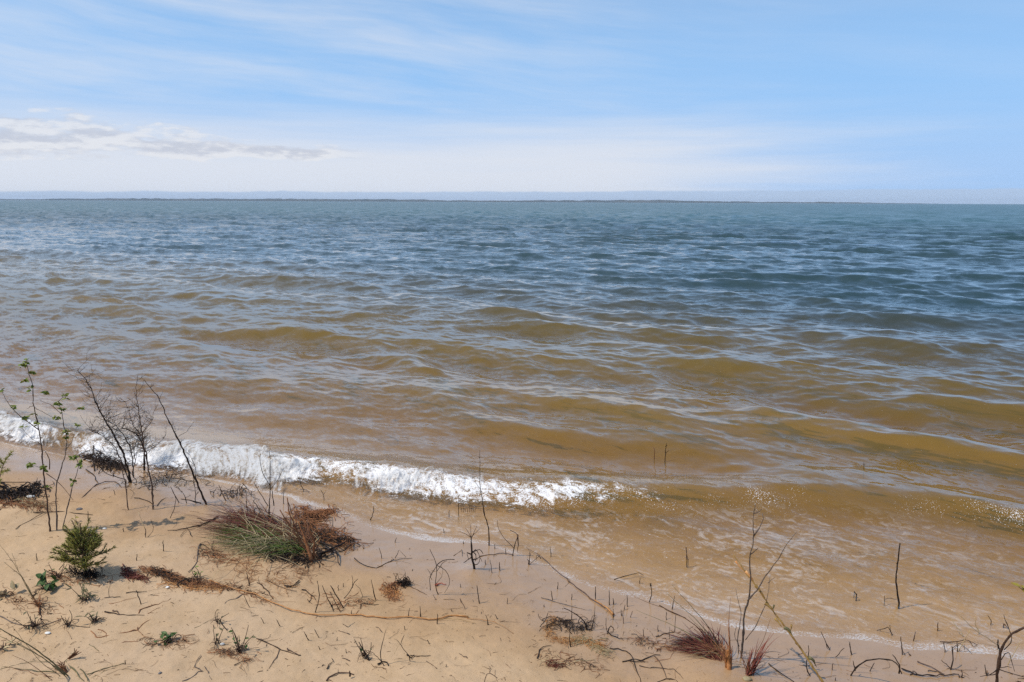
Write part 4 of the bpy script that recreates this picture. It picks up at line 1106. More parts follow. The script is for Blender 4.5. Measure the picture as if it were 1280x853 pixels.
T('dead_plant', 'upright root crown topped by a small candelabra of stalks', 'root', 4, [('stem', 'black', 'up', [(1092, 285), (1080, 230), (1078, 180), (1076, 125)], 5.0, 1.8)] +
    [('stalk', 'brown', 'up', [(1076, 130), p1, p2], 1.2, .6) for p1, p2 in (((1050, 112), (1018, 98)), ((1060, 100), (1045, 80)), ((1073, 90), (1070, 58)), ((1095, 95), (1105, 68)), ((1098, 105), (1118, 85)))] +
    [('rootlet', 'black', 'up', p, 2.2, .8) for p in ([(1080, 225), (1060, 240), (1038, 255)], [(1082, 200), (1120, 190), (1135, 210)], [(1085, 240), (1120, 230), (1130, 250)], [(1080, 215), (1055, 205), (1065, 240)], [(1085, 260), (1110, 262), (1120, 230)], [(1078, 195), (1100, 215), (1095, 250)], [(1075, 210), (1100, 190), (1118, 225)])])
T('runner', 'dark creeping runner reaching right from the candelabra root crown', 'root', 4, [('stem', 'black', 'lie', [(1120, 225), (1150, 215), (1190, 215), (1230, 208), (1285, 216)], 1.8, 1.2), ('rootlet', 'black', 'up', [(1190, 215), (1185, 240)], 1, .5), ('rootlet', 'black', 'up', [(1250, 215), (1247, 185)], 1.6, .8)])
T('bent_twig', 'thin arched twig left of the candelabra root crown', 'twig', 4, [('stem', 'dark', 'lie', [(988, 220), (1010, 205), (1028, 195), (1032, 225)], 1.2, .7)])
T('reed', 'long brown reed stalk lying across the wash edge', 'reed', 6, [('stem', 'brown', 'lie', [(585, 525), (560, 490), (480, 440), (330, 320), (220, 225), (150, 183)], 3.0, 1.0), ('base', 'orange', 'lie', [(590, 520), (545, 480), (490, 450)], 5.0, 2.6), ('dead_leaf', 'dark', 'up', [(225, 235), (205, 215), (200, 245)], 1.3, .6), ('dead_leaf', 'dark', 'up', [(350, 330), (372, 345), (345, 375)], 1.0, .5)])
T('reed', 'faint grey reed lying on wet sand parallel below the wash', 'reed', 6, [('stem', 'grey', 'lie', [(225, 430), (330, 460), (480, 500)], 1.3, .7)])
T('weed_stalk', 'golden dry weed stalk with ragged leaf sheaths leaning up to the left', 'weed', 7, [('stem', 'gold', 'up', [(775, 870), (690, 740), (620, 640), (530, 520), (470, 430), (410, 350), (355, 268)], 4.4, 2.0)] +
    [('leaf_sheath', mt, 'up', p, w, .6) for p, w, mt in (([(365, 300), (385, 325), (410, 355)], 3.0, 'orange'), ([(410, 345), (440, 380), (455, 410)], 4.2, 'orange'), ([(455, 410), (480, 440), (500, 470)], 5.5, 'gold'), ([(500, 490), (530, 515), (545, 545)], 6.0, 'gold'), ([(540, 500), (535, 530)], 3.0, 'olive'), ([(585, 605), (610, 615), (625, 640)], 7.0, 'olive'), ([(620, 590), (615, 625)], 3.0, 'gold'), ([(640, 670), (665, 700)], 4.5, 'gold'), ([(700, 740), (722, 755), (735, 785)], 6.5, 'olive'), ([(545, 560), (575, 600)], 4.6, 'gold'))])
T('bare_twig', 'tall branching bare grey twig behind the golden stalk', 'twig', 7, [('stem', 'grey', 'up', [(390, 742), (400, 640), (402, 550), (425, 470), (432, 380), (430, 280), (446, 200), (445, 100), (455, 38)], 4.6, .8),
    ('branch', 'grey', 'up', [(432, 268), (450, 255), (467, 240)], 1.6, .8), ('branch', 'grey', 'up', [(447, 185), (475, 145), (492, 105), (488, 80)], 1.6, .6), ('branch', 'grey', 'up', [(450, 80), (470, 72), (485, 62)], 1.2, .5), ('branch', 'grey', 'up', [(420, 480), (470, 420), (500, 370), (560, 290), (600, 220), (642, 168)], 2.2, .8),
    ('branch', 'grey', 'up', [(455, 600), (500, 500), (515, 430), (522, 365)], 1.6, .6), ('branch', 'grey', 'up', [(512, 400), (545, 370)], 1.0, .4), ('branch', 'grey', 'up', [(410, 660), (455, 600)], 1.4, 1.2)])
T('bare_twig', 'thin bare shoot close left of the branching grey twig', 'twig', 7, [('stem', 'grey', 'up', [(378, 720), (375, 640), (390, 545), (375, 480), (365, 425)], 2.2, .5), ('branch', 'grey', 'up', [(382, 690), (360, 640), (372, 590)], 1.2, .5)])
T('dead_stake', 'thick dark dead stem standing alone in the shallow water', 'dead stem', 8, [('stem', 'black', 'up', [(336, 458), (325, 390), (321, 310), (333, 230), (340, 158)], 3.6, 1.8), ('nub', 'black', 'up', [(325, 300), (324, 275), (323, 255)], 1.5, .8)])
T('dead_twig', 'small stick lying by the lone dead stem in the water', 'twig', 8, [('stem', 'black', 'up', [(263, 442), (263, 420)], 1.3, .8), ('runner', 'dark', 'lie', [(263, 440), (290, 434), (322, 440)], 1.0, .8)])
T('dead_root', 'thick bark covered dead root curving up at the right corner', 'root', 8, [('stem', 'brown', 'up', [(822, 880), (830, 790), (845, 700), (865, 655), (905, 610), (965, 578)], 5.6, 3.0)] +
    [('branch', 'black', 'up', p, w, .7) for p, w in (([(845, 770), (800, 810), (740, 825)], 1.7), ([(848, 740), (880, 700), (915, 800)], 1.3), ([(840, 790), (900, 810), (962, 828)], 1.6), ([(862, 690), (900, 640), (875, 560), (860, 515)], 1.5), ([(838, 700), (832, 640)], 1.8), ([(845, 780), (880, 775), (900, 780)], 1.2), ([(828, 810), (775, 815), (766, 765)], 1.5))])
for k, (pts, lab) in enumerate((([(835, 675), (790, 640), (720, 595), (640, 520)], 'long pale grass stalk leaning left from the curved dead root'), ([(635, 695), (665, 640), (692, 590)], 'pale grass stalk crossing upright under the long leaning one'), ([(735, 600), (720, 570), (714, 528)], 'short pale stalk rising from the long leaning one'), ([(880, 765), (910, 710), (942, 648)], 'pale straw stalk slanting right beside the curved dead root'), ([(655, 615), (620, 570), (588, 525)], 'faintest pale stalk left of the leaning grass stalks'))):
    T('grass_stalk', lab, 'grass', 8, [('stem', 'straw', 'up', pts, 1.5, .7)])
T('dead_twig', 'flat dark branchlet lying at the wash left of the curved root', 'twig', 8, [('stem', 'black', 'lie', [(540, 652), (600, 655), (680, 645), (730, 668)], 1.8, 1.0), ('branch', 'black', 'lie', [(680, 645), (715, 680), (735, 660)], 1.2, .6), ('branch', 'black', 'lie', [(600, 690), (640, 660), (700, 710)], 1.2, .6), ('branch', 'black', 'up', [(663, 715), (662, 665)], 1.2, .8)])
T('bent_root', 'black root arching over the sand like a hoop', 'root', 8, [('stem', 'black', 'up', [(95, 818), (125, 775), (170, 747), (240, 738), (300, 742), (332, 770), (350, 812)], 2.6, 1.8), ('branch', 'black', 'up', [(335, 810), (338, 770), (318, 735), (302, 715)], 2.6, 1.2), ('branch', 'black', 'up', [(116, 795), (110, 770), (105, 745)], 2.2, 1.0)])
T('dead_root', 'long black forked root lying flat near the bottom right', 'root', 8, [('stem', 'black', 'lie', [(350, 788), (410, 815), (480, 825), (560, 822), (630, 815), (642, 832)], 3.0, 1.6), ('branch', 'black', 'lie', [(428, 752), (470, 770), (510, 788), (560, 820)], 2.4, 1.6), ('branch', 'black', 'lie', [(475, 798), (520, 800), (560, 818)], 1.6, 1.2), ('branch', 'black', 'lie', [(395, 818), (410, 800), (430, 820)], 2.2, 1.2)])
T('bent_twig', 'small black twig bridge in the wash above the hooped root', 'twig', 8, [('stem', 'black', 'up', [(300, 612), (285, 580), (268, 582), (218, 596)], 1.8, 1.0), ('branch', 'black', 'up', [(292, 600), (290, 568)], 1.2, .7), ('branch', 'dark', 'up', [(255, 622), (245, 600), (238, 592)], 1.2, .7)])
T('dead_twig', 'crooked dark stub with a lower side shoot in the right wash', 'twig', 8, [('stem', 'black', 'up', [(352, 715), (350, 670), (345, 625)], 2.2, 1.2), ('branch', 'black', 'up', [(374, 738), (365, 715), (358, 700)], 1.8, 1.0)])
T('dead_twig', 'dark crooked stick bent in the middle right of hooped root', 'twig', 8, [('stem', 'black', 'up', [(594, 790), (606, 745), (600, 672)], 2.4, 1.4)])
T('dead_twig', 'slanting short stick on wet sand left of the hooped root', 'twig', 8, [('stem', 'black', 'up', [(18, 727), (40, 702), (62, 682)], 1.6, .9)])
T('root_tangle', 'spreading black roots near the lower edge left of red tussock', 'root', 6, [('root', 'black', 'lie', [(630, 752), (660, 745), (720, 750), (770, 725), (822, 718)], 2.4, 1.4), ('root', 'black', 'lie', [(565, 685), (620, 690), (665, 708), (690, 760), (728, 856)], 2.2, 1.6), ('root', 'black', 'lie', [(790, 722), (825, 760), (850, 832)], 2.0, 1.2),
    ('root', 'dark', 'lie', [(720, 770), (780, 782), (870, 785), (905, 800), (932, 838)], 1.8, .8), ('root', 'dark', 'lie', [(805, 852), (850, 836), (890, 838), (915, 853)], 2.2, 1.2), ('root', 'black', 'lie', [(640, 752), (690, 738), (745, 752)], 2.6, 1.2), ('root', 'rust', 'lie', [(800, 750), (860, 735), (890, 700)], 1.2, .6)])
T('dead_root', 'dark root bending down through the arched orange root mat', 'root', 6, [('stem', 'black', 'up', [(455, 592), (445, 555), (420, 525), (380, 500), (340, 482)], 2.8, 1.6), ('branch', 'dark', 'lie', [(322, 552), (360, 545), (402, 538)], 2.0, 1.2), ('branch', 'dark', 'up', [(378, 540), (380, 475)], 1.4, .8), ('branch', 'dark', 'up', [(470, 600), (490, 540), (495, 475)], 1.6, .8)])
T('dead_twig', 'small forked dark twig at left of the arched orange root mat', 'twig', 6, [('stem', 'black', 'up', [(218, 578), (245, 545), (260, 505)], 2.0, 1.0), ('branch', 'black', 'up', [(240, 548), (222, 535), (210, 510)], 1.5, .7)])
T('dead_root', 'dark root with a curled loop and trailing tip, left of tussock', 'root', 6, [('stem', 'black', 'up', [(558, 612), (552, 580), (550, 530)], 1.8, .8), ('runner', 'black', 'lie', [(556, 605), (600, 630), (640, 640), (668, 642)], 3.0, .8), ('curl', 'black', 'up', [(560, 600), (570, 572), (585, 575), (586, 600), (570, 602)], 2.2, 1.4), ('branch', 'dark', 'up', [(630, 632), (640, 595)], .9, .5)])
T('dead_leaf', 'curved dark dead leaf lying beneath the orange root mat', 'leaf', 6, [('blade', 'black', 'lie', [(208, 738), (222, 695), (240, 680), (275, 673)], 3.4, 1.0)])
T('dead_twig', 'pair of dark twigs before the long fanned blades of tussock', 'twig', 6, [('stem', 'black', 'lie', [(800, 628), (840, 612), (890, 605)], 2.0, 1.2), ('branch', 'black', 'up', [(866, 640), (868, 575)], 1.2, .7), ('branch', 'dark', 'up', [(893, 600), (898, 515)], 1.3, .7), ('branch', 'black', 'lie', [(880, 600), (930, 615), (960, 618)], 1.6, .8)])
T('dead_twig', 'dark twig half floating, bent at its right end in wash', 'twig', 6, [('stem', 'black', 'lie', [(590, 338), (650, 322), (712, 305), (735, 318)], 1.8, 1.0), ('branch', 'dark', 'up', [(718, 358), (720, 330)], 1.4, .9)])
T('dead_twig', 'long slanting dark twig lying between reed end and tussock blades', 'twig', 6, [('stem', 'dark', 'lie', [(815, 470), (870, 500), (945, 535)], 2.0, .9)])
T('orange_root', 'long bright orange root winding across the middle of the sand', 'root', 4, [('stem', 'orange', 'lie', [(-240, 345), (-100, 390), (0, 418), (100, 465), (200, 502), (330, 525), (480, 520), (620, 535), (760, 531), (900, 541), (970, 520), (1060, 532)], 2.0, 3.0), ('tail', 'orange', 'lie', [(1055, 532), (1110, 545), (1180, 555), (1240, 580), (1285, 610)], 1.6, .8), ('fork', 'gold', 'lie', [(900, 545), (980, 542), (1100, 560)], 1.2, .6)])
T('dead_twig', 'low spreading twig with four upright prongs on smooth wet sand', 'twig', 4, [('stem', 'black', 'lie', [(495, 235), (530, 265), (600, 282), (640, 262), (690, 238)], 1.8, 1.4), ('branch', 'black', 'up', [(690, 240), (705, 215), (713, 193)], 1.6, .9), ('branch', 'black', 'up', [(625, 270), (628, 225), (615, 180)], 1.9, .9), ('branch', 'black', 'lie', [(680, 245), (730, 238), (782, 234)], 1.4, .8), ('branch', 'dark', 'up', [(765, 255), (740, 215), (716, 190)], .9, .5), ('branch', 'black', 'up', [(688, 278), (690, 242)], 1.2, .9)])
T('dead_plant', 'nest of looping dark stems around a reddish leaf on sand', 'root', 4, [('stem', 'black', 'up', [(912, 415), (898, 380), (900, 320), (903, 270), (888, 230), (870, 188)], 2.0, .9), ('branch', 'black', 'up', [(905, 265), (940, 242), (992, 238)], 1.9, .9), ('branch', 'dark', 'up', [(905, 268), (945, 290), (968, 335), (962, 375), (940, 408)], 1.4, .6), ('branch', 'black', 'up', [(872, 392), (868, 330), (890, 290), (905, 268)], 1.4, .8), ('branch', 'black', 'up', [(903, 300), (930, 260), (955, 245)], 1.2, .7), ('branch', 'dark', 'up', [(880, 340), (865, 300), (855, 285)], 1.0, .5), ('branch', 'dark', 'up', [(900, 360), (925, 330), (935, 300), (925, 265)], 1.0, .5), ('leaf', 'redleaf', 'lie', [(900, 372), (925, 362), (952, 368)], 4.5, 1.4)])
T('dead_twig', 'dark twig tripod leaning on the sand below the pronged twig', 'twig', 4, [('stem', 'black', 'up', [(438, 435), (475, 390), (487, 360), (510, 335)], 2.0, .9), ('branch', 'black', 'up', [(482, 380), (484, 340), (478, 318)], 1.5, .7), ('branch', 'black', 'up', [(536, 432), (520, 385), (495, 362)], 1.1, .7)])
for pts, w, lab in (([(296, 507), (316, 425), (305, 345)], 2.0, 'upright stick, first from the left in the crossed stick cluster'), ([(440, 482), (405, 425), (372, 368)], 2.4, 'thick stick leaning left, rightmost in the crossed stick cluster'), ([(424, 505), (395, 450), (370, 400)], 1.8, 'thinner stick leaning parallel beside the thick leaning stick')):
    T('dead_stick', lab, 'stick', 4, [('stem', 'black', 'up', pts, w, w * .6)])
T('dead_twig', 'long curved twig trailing down over the orange root', 'twig', 4, [('stem', 'black', 'lie', [(460, 580), (410, 548), (388, 500), (378, 470)], 1.6, 1.8), ('branch', 'black', 'up', [(380, 478), (352, 420), (332, 368)], 1.9, 1.0)])
T('dead_twig', 'knobbly dark twig lying at left of the crossed stick cluster', 'twig', 4, [('stem', 'black', 'lie', [(230, 388), (262, 405), (300, 442)], 2.4, 1.4), ('branch', 'black', 'lie', [(265, 452), (280, 420), (300, 425)], 1.4, .8), ('branch', 'dark', 'lie', [(255, 440), (300, 470), (340, 455)], 1.2, .8)])
T('dead_twig', 'hooked dark twig lying flat under the orange root bundle', 'twig', 4, [('stem', 'black', 'lie', [(525, 490), (530, 462), (570, 465), (612, 466)], 2.0, 1.2), ('branch', 'black', 'lie', [(560, 465), (555, 450)], 1.2, .7)])
T('rootlet', 'thin brown rootlet trailing right from the dark spiky crown', 'root', 4, [('stem', 'brown', 'lie', [(765, 372), (810, 395), (862, 420)], 1.7, .9), ('branch', 'dark', 'up', [(718, 360), (700, 330), (685, 308)], 1.5, .7), ('branch', 'dark', 'up', [(745, 360), (746, 300)], 1.6, .6)])
T('dead_root', 'dark curled root piece below the tussock, thick at its right end', 'root', 4, [('stem', 'black', 'lie', [(140, 372), (180, 372), (205, 358), (215, 345)], 2.6, 3.0), ('branch', 'dark', 'lie', [(150, 378), (190, 380), (218, 362)], 1.6, 1.0)])
T('rootlet', 'long thin brown rootlet curving across sand under the tussock', 'root', 4, [('stem', 'brown', 'lie', [(15, 330), (60, 345), (110, 372), (200, 402)], 1.4, .8)])
T('dead_root', 'dark crooked root with a short upright spur, left middle', 'root', 3, [('stem', 'black', 'lie', [(485, 680), (520, 700), (550, 735), (565, 757)], 2.4, 1.6), ('branch', 'black', 'up', [(455, 693), (442, 660), (432, 622)], 1.6, .8), ('branch', 'black', 'lie', [(440, 690), (490, 685), (530, 690)], 1.8, 1.0), ('branch', 'dark', 'up', [(500, 690), (490, 650)], 1.2, .6)])
T('dead_twig', 'short sprig with stubby dark side shoots, lower middle sand', 'twig', 4, [('stem', 'dark', 'lie', [(0, 633), (60, 660), (130, 690), (222, 722)], 1.8, 2.4), ('branch', 'black', 'up', [(145, 752), (140, 715), (128, 675)], 1.6, .8), ('branch', 'black', 'up', [(195, 715), (190, 685)], 1.8, .8), ('branch', 'black', 'up', [(235, 718), (245, 700)], 3.6, 1.4), ('branch', 'black', 'lie', [(150, 690), (180, 700), (215, 722)], 3.0, 2.0)])
T('seedling_twig', 'bare little seedling with tall thin stem near bottom centre', 'twig', 4, [('stem', 'dark', 'up', [(640, 770), (625, 735), (624, 690), (640, 630), (651, 590)], 2.2, .8), ('root', 'black', 'lie', [(610, 765), (640, 755), (662, 772)], 3.6, 2.0), ('branch', 'black', 'up', [(628, 750), (605, 725), (590, 710)], 1.5, .6), ('branch', 'dark', 'lie', [(640, 755), (700, 740), (730, 735)], .8, .4)])
T('seedling_twig', 'bare seedling bent like a hook, right of the tall thin one', 'twig', 4, [('stem', 'dark', 'up', [(770, 748), (765, 715), (735, 685), (724, 660), (742, 615)], 1.8, .8), ('branch', 'dark', 'lie', [(770, 722), (820, 722), (872, 720)], 2.0, 1.0), ('root', 'black', 'lie', [(755, 720), (775, 732), (790, 722)], 3.0, 1.6), ('branch', 'dark', 'up', [(722, 665), (705, 640), (690, 635)], .8, .4), ('branch', 'straw', 'up', [(690, 712), (715, 660)], .7, .4)])
T('dead_twig', 'short thick twig stump with pale tip beside small dark herb', 'twig', 4, [('stem', 'dark', 'up', [(565, 742), (545, 705), (525, 670), (514, 650)], 3.0, 1.4), ('branch', 'dark', 'lie', [(545, 735), (575, 740)], 2.4, 1.0), ('branch', 'dark', 'up', [(525, 670), (500, 675), (475, 672)], .9, .5)])
T('dead_root', 'curved dark root with a knobbly end at the bottom edge', 'root', 4, [('stem', 'brown', 'lie', [(352, 848), (375, 822), (420, 805), (460, 808), (492, 818)], 2.6, 2.2), ('branch', 'black', 'up', [(470, 822), (468, 795)], 3.6, 2.0), ('branch', 'black', 'up', [(415, 808), (410, 785)], 1.3, .6)])
T('dead_twig', 'small S shaped twig above the curved bottom root', 'twig', 4, [('stem', 'dark', 'lie', [(352, 792), (365, 768), (384, 752), (376, 735)], 2.0, 1.2)])
T('dead_twig', 'bent roof shaped twig at the bottom right of centre', 'twig', 4, [('stem', 'brown', 'up', [(1142, 853), (1150, 820), (1166, 805), (1208, 832)], 2.0, 1.2)])
T('bare_twig', 'long twig lying left of the tussock with a forked dark end', 'twig', 3, [('stem', 'dark', 'lie', [(290, 350), (240, 378), (150, 405), (40, 420)], 4.0, 1.0), ('branch', 'dark', 'lie', [(185, 352), (230, 365), (260, 358)], 2.0, 1.2), ('branch', 'dark', 'lie', [(160, 445), (140, 410), (130, 395)], 1.4, .8), ('branch', 'dark', 'lie', [(100, 445), (130, 410)], 1.2, .6)])
T('dead_root', 'crooked grey root running down the sand left of the tussock', 'root', 3, [('stem', 'grey', 'lie', [(140, 625), (180, 580), (188, 530), (195, 490), (205, 480)], 1.6, 2.6), ('branch', 'dark', 'lie', [(200, 482), (225, 490), (245, 505)], 2.2, 1.0), ('branch', 'dark', 'lie', [(205, 480), (230, 470), (250, 490)], .9, .5)])
T('bent_twig', 'thin dark twig loop at the lower left of the tussock', 'twig', 3, [('stem', 'dark', 'lie', [(330, 552), (280, 535), (258, 505), (268, 465)], 1.4, .8)])
T('dead_twig', 'stranded twig with a bent arm in front of the foam', 'twig', 3, [('stem', 'black', 'up', [(718, 212), (705, 180), (695, 148)], 1.7, .9), ('branch', 'black', 'lie', [(700, 210), (720, 210), (748, 222)], 1.8, 1.0)])
T('dead_twig', 'very small forked twig right of the stranded bent twig', 'twig', 3, [('stem', 'black', 'up', [(820, 255), (815, 230), (803, 208)], 1.5, .8), ('branch', 'black', 'up', [(815, 235), (828, 218)], 1.0, .6)])
T('dead_stick', 'dark stick standing in the wash right of the rusty clump', 'stick', 3, [('stem', 'black', 'up', [(1053, 357), (1066, 325), (1069, 290)], 2.0, 1.2)])
T('submerged_bush', 'drowned low bush with one post at the foam end', 'shrub', 5, [('stem', 'black', 'up', [(133, 402), (134, 365), (133, 325)], 1.6, .9)] + [('branch', 'dark', 'up', [(150 + 9 * k, 402), (148 + 10 * k, 385), (140 + 11 * k + (k % 3) * 5, 365 + (k % 4) * 6)], 1.0, .5) for k in range(8)] + [('branch', 'dark', 'lie', [(140, 390), (180, 380), (222, 385)], 1.0, .6)])
T('submerged_twig', 'taller of two twigs poking out of the brown water', 'twig', 5, [('stem', 'black', 'up', [(1166, 125), (1168, 90), (1172, 58)], 1.8, 1.0), ('branch', 'black', 'up', [(1170, 105), (1186, 92)], 1.0, .7), ('branch', 'black', 'up', [(1168, 75), (1176, 66)], 1.0, .6)])
T('submerged_twig', 'shorter of two twigs poking out of the brown water', 'twig', 5, [('stem', 'red', 'up', [(1112, 112), (1112, 95), (1108, 78)], 1.2, .8)])
T('submerged_twig', 'lone small cross shaped twig far out in the brown water', 'twig', 7, [('stem', 'dark', 'up', [(952, -120), (952, -155)], 1.0, .6), ('branch', 'dark', 'up', [(948, -143), (956, -143)], .7, .5)])
T('dead_twig', 'sprig stub with crooked side shoot standing in shallow wash', 'twig', 7, [('stem', 'dark', 'up', [(147, 297), (140, 262), (135, 233)], 1.5, .8), ('branch', 'dark', 'up', [(144, 285), (150, 292)], .9, .5)])
T('dead_twig', 'tiny black twig tip surfacing in the wash left of dead stem', 'twig', 7, [('stem', 'black', 'up', [(918, 455), (912, 445), (907, 436)], 2.4, 1.0)])
T('dead_twig', 'tall knobbed stub at the white wash rim', 'twig', 6, [('stem', 'black', 'up', [(766, 452), (778, 410), (774, 360)], 2.0, 1.2), ('knob', 'black', 'up', [(774, 372), (774, 358)], 2.6, 2.0)])
T('dead_twig', 'two crooked dark twigs at the start of the reed', 'twig', 6, [('stem', 'black', 'up', [(165, 265), (170, 230), (168, 202)], 1.8, 1.0), ('branch', 'black', 'up', [(168, 250), (155, 235)], 1.4, .8), ('branch', 'black', 'up', [(170, 262), (195, 240), (222, 212)], 1.2, .6)])
T('dead_twig', 'long curved twig ending below the golden stalk tip', 'twig', 7, [('stem', 'black', 'lie', [(518, 770), (560, 805), (600, 835), (630, 856)], 2.0, 1.6)])
T('dead_twig', 'crooked dark stick standing close left of golden stalk base', 'twig', 7, [('stem', 'black', 'up', [(706, 826), (690, 790), (692, 745), (700, 715), (697, 685)], 2.2, 1.2)])
T('dead_twig', 'leaning dark stick with a split tip right of golden stalk', 'twig', 7, [('stem', 'black', 'up', [(797, 708), (775, 665), (755, 622)], 1.7, 1.0), ('branch', 'black', 'up', [(785, 700), (778, 670)], 1.2, .8)])
# left foreground
T('creeping_stem', 'long creeping stem running between dead root crown and small tuft', 'root', 2, [('stem', 'grey', 'lie', [(210, 572), (270, 552), (350, 520), (420, 498)], 1.5, .9), ('branch', 'grey', 'lie', [(0, 518), (40, 550), (90, 565), (150, 575)], 2.2, 1.4), ('branch', 'dark', 'lie', [(340, 560), (390, 575), (450, 580)], 1.4, .7)])
T('dead_twig', 'thin twig lying on sand left below the leafy sapling', 'twig', 2, [('stem', 'dark', 'lie', [(78, 88), (140, 50), (185, 25), (232, 0)], 1.6, .9)])
T('dead_twig', 'straight twig lying across behind the leafy sapling stems', 'twig', 1, [('stem', 'dark', 'lie', [(160, 782), (290, 776), (380, 786), (450, 790)], 1.7, 1.0), ('branch', 'black', 'up', [(431, 822), (428, 790), (425, 766)], 2.2, 1.4)])
T('dead_twig', 'thin stick lying along the sand at far left by root heap', 'twig', 1, [('stem', 'dark', 'lie', [(-10, 632), (80, 634), (200, 630)], 1.5, .8)])
T('dead_twig', 'forked dark twig lying before the leafless shrub', 'twig', 1, [('stem', 'black', 'lie', [(400, 710), (440, 665), (480, 640), (560, 632), (590, 660)], 2.0, 1.2), ('branch', 'black', 'lie', [(415, 570), (450, 600), (480, 635)], 2.0, 1.2), ('branch', 'dark', 'lie', [(495, 670), (540, 660), (560, 695)], 1.4, .8)])
T('bent_twig', 'bowed twig leaning at the foot of the two based sapling', 'twig', 1, [('stem', 'dark', 'lie', [(650, 710), (690, 715), (735, 735), (755, 760)], 1.7, 1.0), ('branch', 'dark', 'lie', [(757, 750), (790, 715), (842, 708)], 1.5, .8)])
T('bent_twig', 'curved pale tipped twig standing between the two bare saplings', 'twig', 1, [('stem', 'dark', 'up', [(825, 805), (845, 760), (850, 710), (835, 668)], 1.4, .8)])
T('dead_stick', 'forked stick pair lying in lower left corner', 'stick', 2, [('stem', 'olive', 'lie', [(330, 752), (370, 795), (420, 845)], 2.6, 1.6), ('branch', 'olive', 'lie', [(408, 788), (425, 815), (438, 850)], 2.2, 1.4)])
T('dead_twig', 'long low twig with a small upturned end, bottom left', 'twig', 2, [('stem', 'olive', 'lie', [(435, 820), (500, 793), (570, 772), (628, 757)], 1.9, 1.0), ('tip', 'dark', 'up', [(627, 762), (626, 742)], 2.0, 1.0), ('branch', 'straw', 'lie', [(455, 832), (520, 800), (560, 785)], 1.0, .5)])
T('dry_seed_head', 'dry brushlike seed head on a short slanted stem', 'seed head', 2, [('stem', 'olive', 'up', [(312, 757), (345, 728), (375, 700)], 1.2, 1.2)] + [('bristle', 'browngrass', 'up', [(340 + k, 735), (368 + 3 * k, 708 + k), (372 + 6 * k, 682 + 3 * k + (k % 2) * 6)], 2.2, 1.0) for k in range(7)])
T('dead_twig', 'zigzag grey twig lying at the bottom, with two arms', 'twig', 2, [('stem', 'grey', 'lie', [(905, 853), (960, 830), (990, 800), (1015, 797)], 2.4, 1.6), ('branch', 'grey', 'lie', [(1015, 797), (975, 775), (985, 745), (1002, 718)], 2.0, .8), ('branch', 'grey', 'lie', [(1020, 775), (1040, 810), (1060, 842)], 1.5, .8)])
T('rootlet', 'knotted rusty rootlet lying across pale sand below the seedling', 'root', 2, [('stem', 'rust', 'lie', [(690, 512), (705, 490), (740, 478), (800, 460), (858, 436)], 2.2, .8), ('branch', 'rust', 'lie', [(735, 512), (770, 490), (800, 480)], 1.4, .6)])
T('rootlet', 'long wavy rootlet with a curled thick end, lower left sand', 'root', 2, [('stem', 'rust', 'lie', [(755, 543), (710, 565), (690, 590), (600, 610), (520, 625), (480, 625), (458, 598)], 2.0, 1.8), ('branch', 'rust', 'lie', [(500, 590), (525, 610), (530, 630)], 1.8, .8)])
T('dead_twig', 'thick dark twig piece with a thin straight tail', 'twig', 2, [('stem', 'black', 'lie', [(525, 504), (560, 510), (600, 520), (720, 521)], 3.0, .8), ('branch', 'black', 'lie', [(560, 502), (585, 505), (605, 522)], 3.2, 1.2)])
T('rootlet', 'faint straight rootlet on sand above the thick twig piece', 'root', 2, [('stem', 'rust', 'lie', [(550, 465), (600, 450), (682, 430)], 1.1, .7)])
T('dead_twig', 'L shaped thin twig standing on its flat arm', 'twig', 2, [('stem', 'dark', 'lie', [(520, 432), (560, 428), (604, 425)], 1.3, .8), ('branch', 'dark', 'up', [(547, 428), (544, 390), (552, 358)], 1.0, .5)])
T('dead_twig', 'T shaped dark twig crossing a flat straw, left sand', 'twig', 2, [('stem', 'black', 'up', [(706, 464), (692, 425), (680, 393)], 2.0, 1.2), ('branch', 'dark', 'lie', [(630, 405), (680, 402), (734, 398)], 1.8, 1.0)])
T('rootlet', 'forked faint rust rootlet left of the flat yellow-green weed', 'root', 2, [('stem', 'rust', 'lie', [(582, 668), (620, 655), (690, 648)], 1.5, .8), ('branch', 'rust', 'lie', [(640, 690), (665, 660)], 1.0, .6)])
T('dead_twig', 'straight dark twig lying diagonal above the dry seed head', 'twig', 2, [('stem', 'olive', 'lie', [(445, 664), (470, 680), (497, 698)], 1.5, 1.0)])
T('dead_twig', 'slim root crown twig beside the tiny bent sprout', 'twig', 2, [('stem', 'dark', 'up', [(1135, 592), (1110, 560), (1090, 535), (1068, 545)], 2.0, 1.0), ('runner', 'olive', 'lie', [(968, 582), (1010, 565), (1060, 538), (1090, 520)], .9, .6)])
T('dead_twig', 'curved twig with a thick end below the root ridge', 'twig', 2, [('stem', 'grey', 'lie', [(1118, 465), (1140, 445), (1180, 435), (1208, 418)], 1.2, 3.0)])
T('dead_twig', 'short dark twig at an angle left of the dark upright herb', 'twig', 2, [('stem', 'dark', 'lie', [(1170, 768), (1210, 750), (1253, 735)], 1.6, 1.2)])
T('dead_twig', 'pair of pale stems standing left of the tussock twig', 'twig', 2, [('stem', 'brown', 'up', [(728, 131), (728, 85)], 1.7, 1.4), ('branch', 'straw', 'up', [(727, 88), (705, 40), (690, 0)], 1.1, .6), ('branch', 'dark', 'up', [(735, 130), (766, 90), (754, 38)], 1.0, .6)])

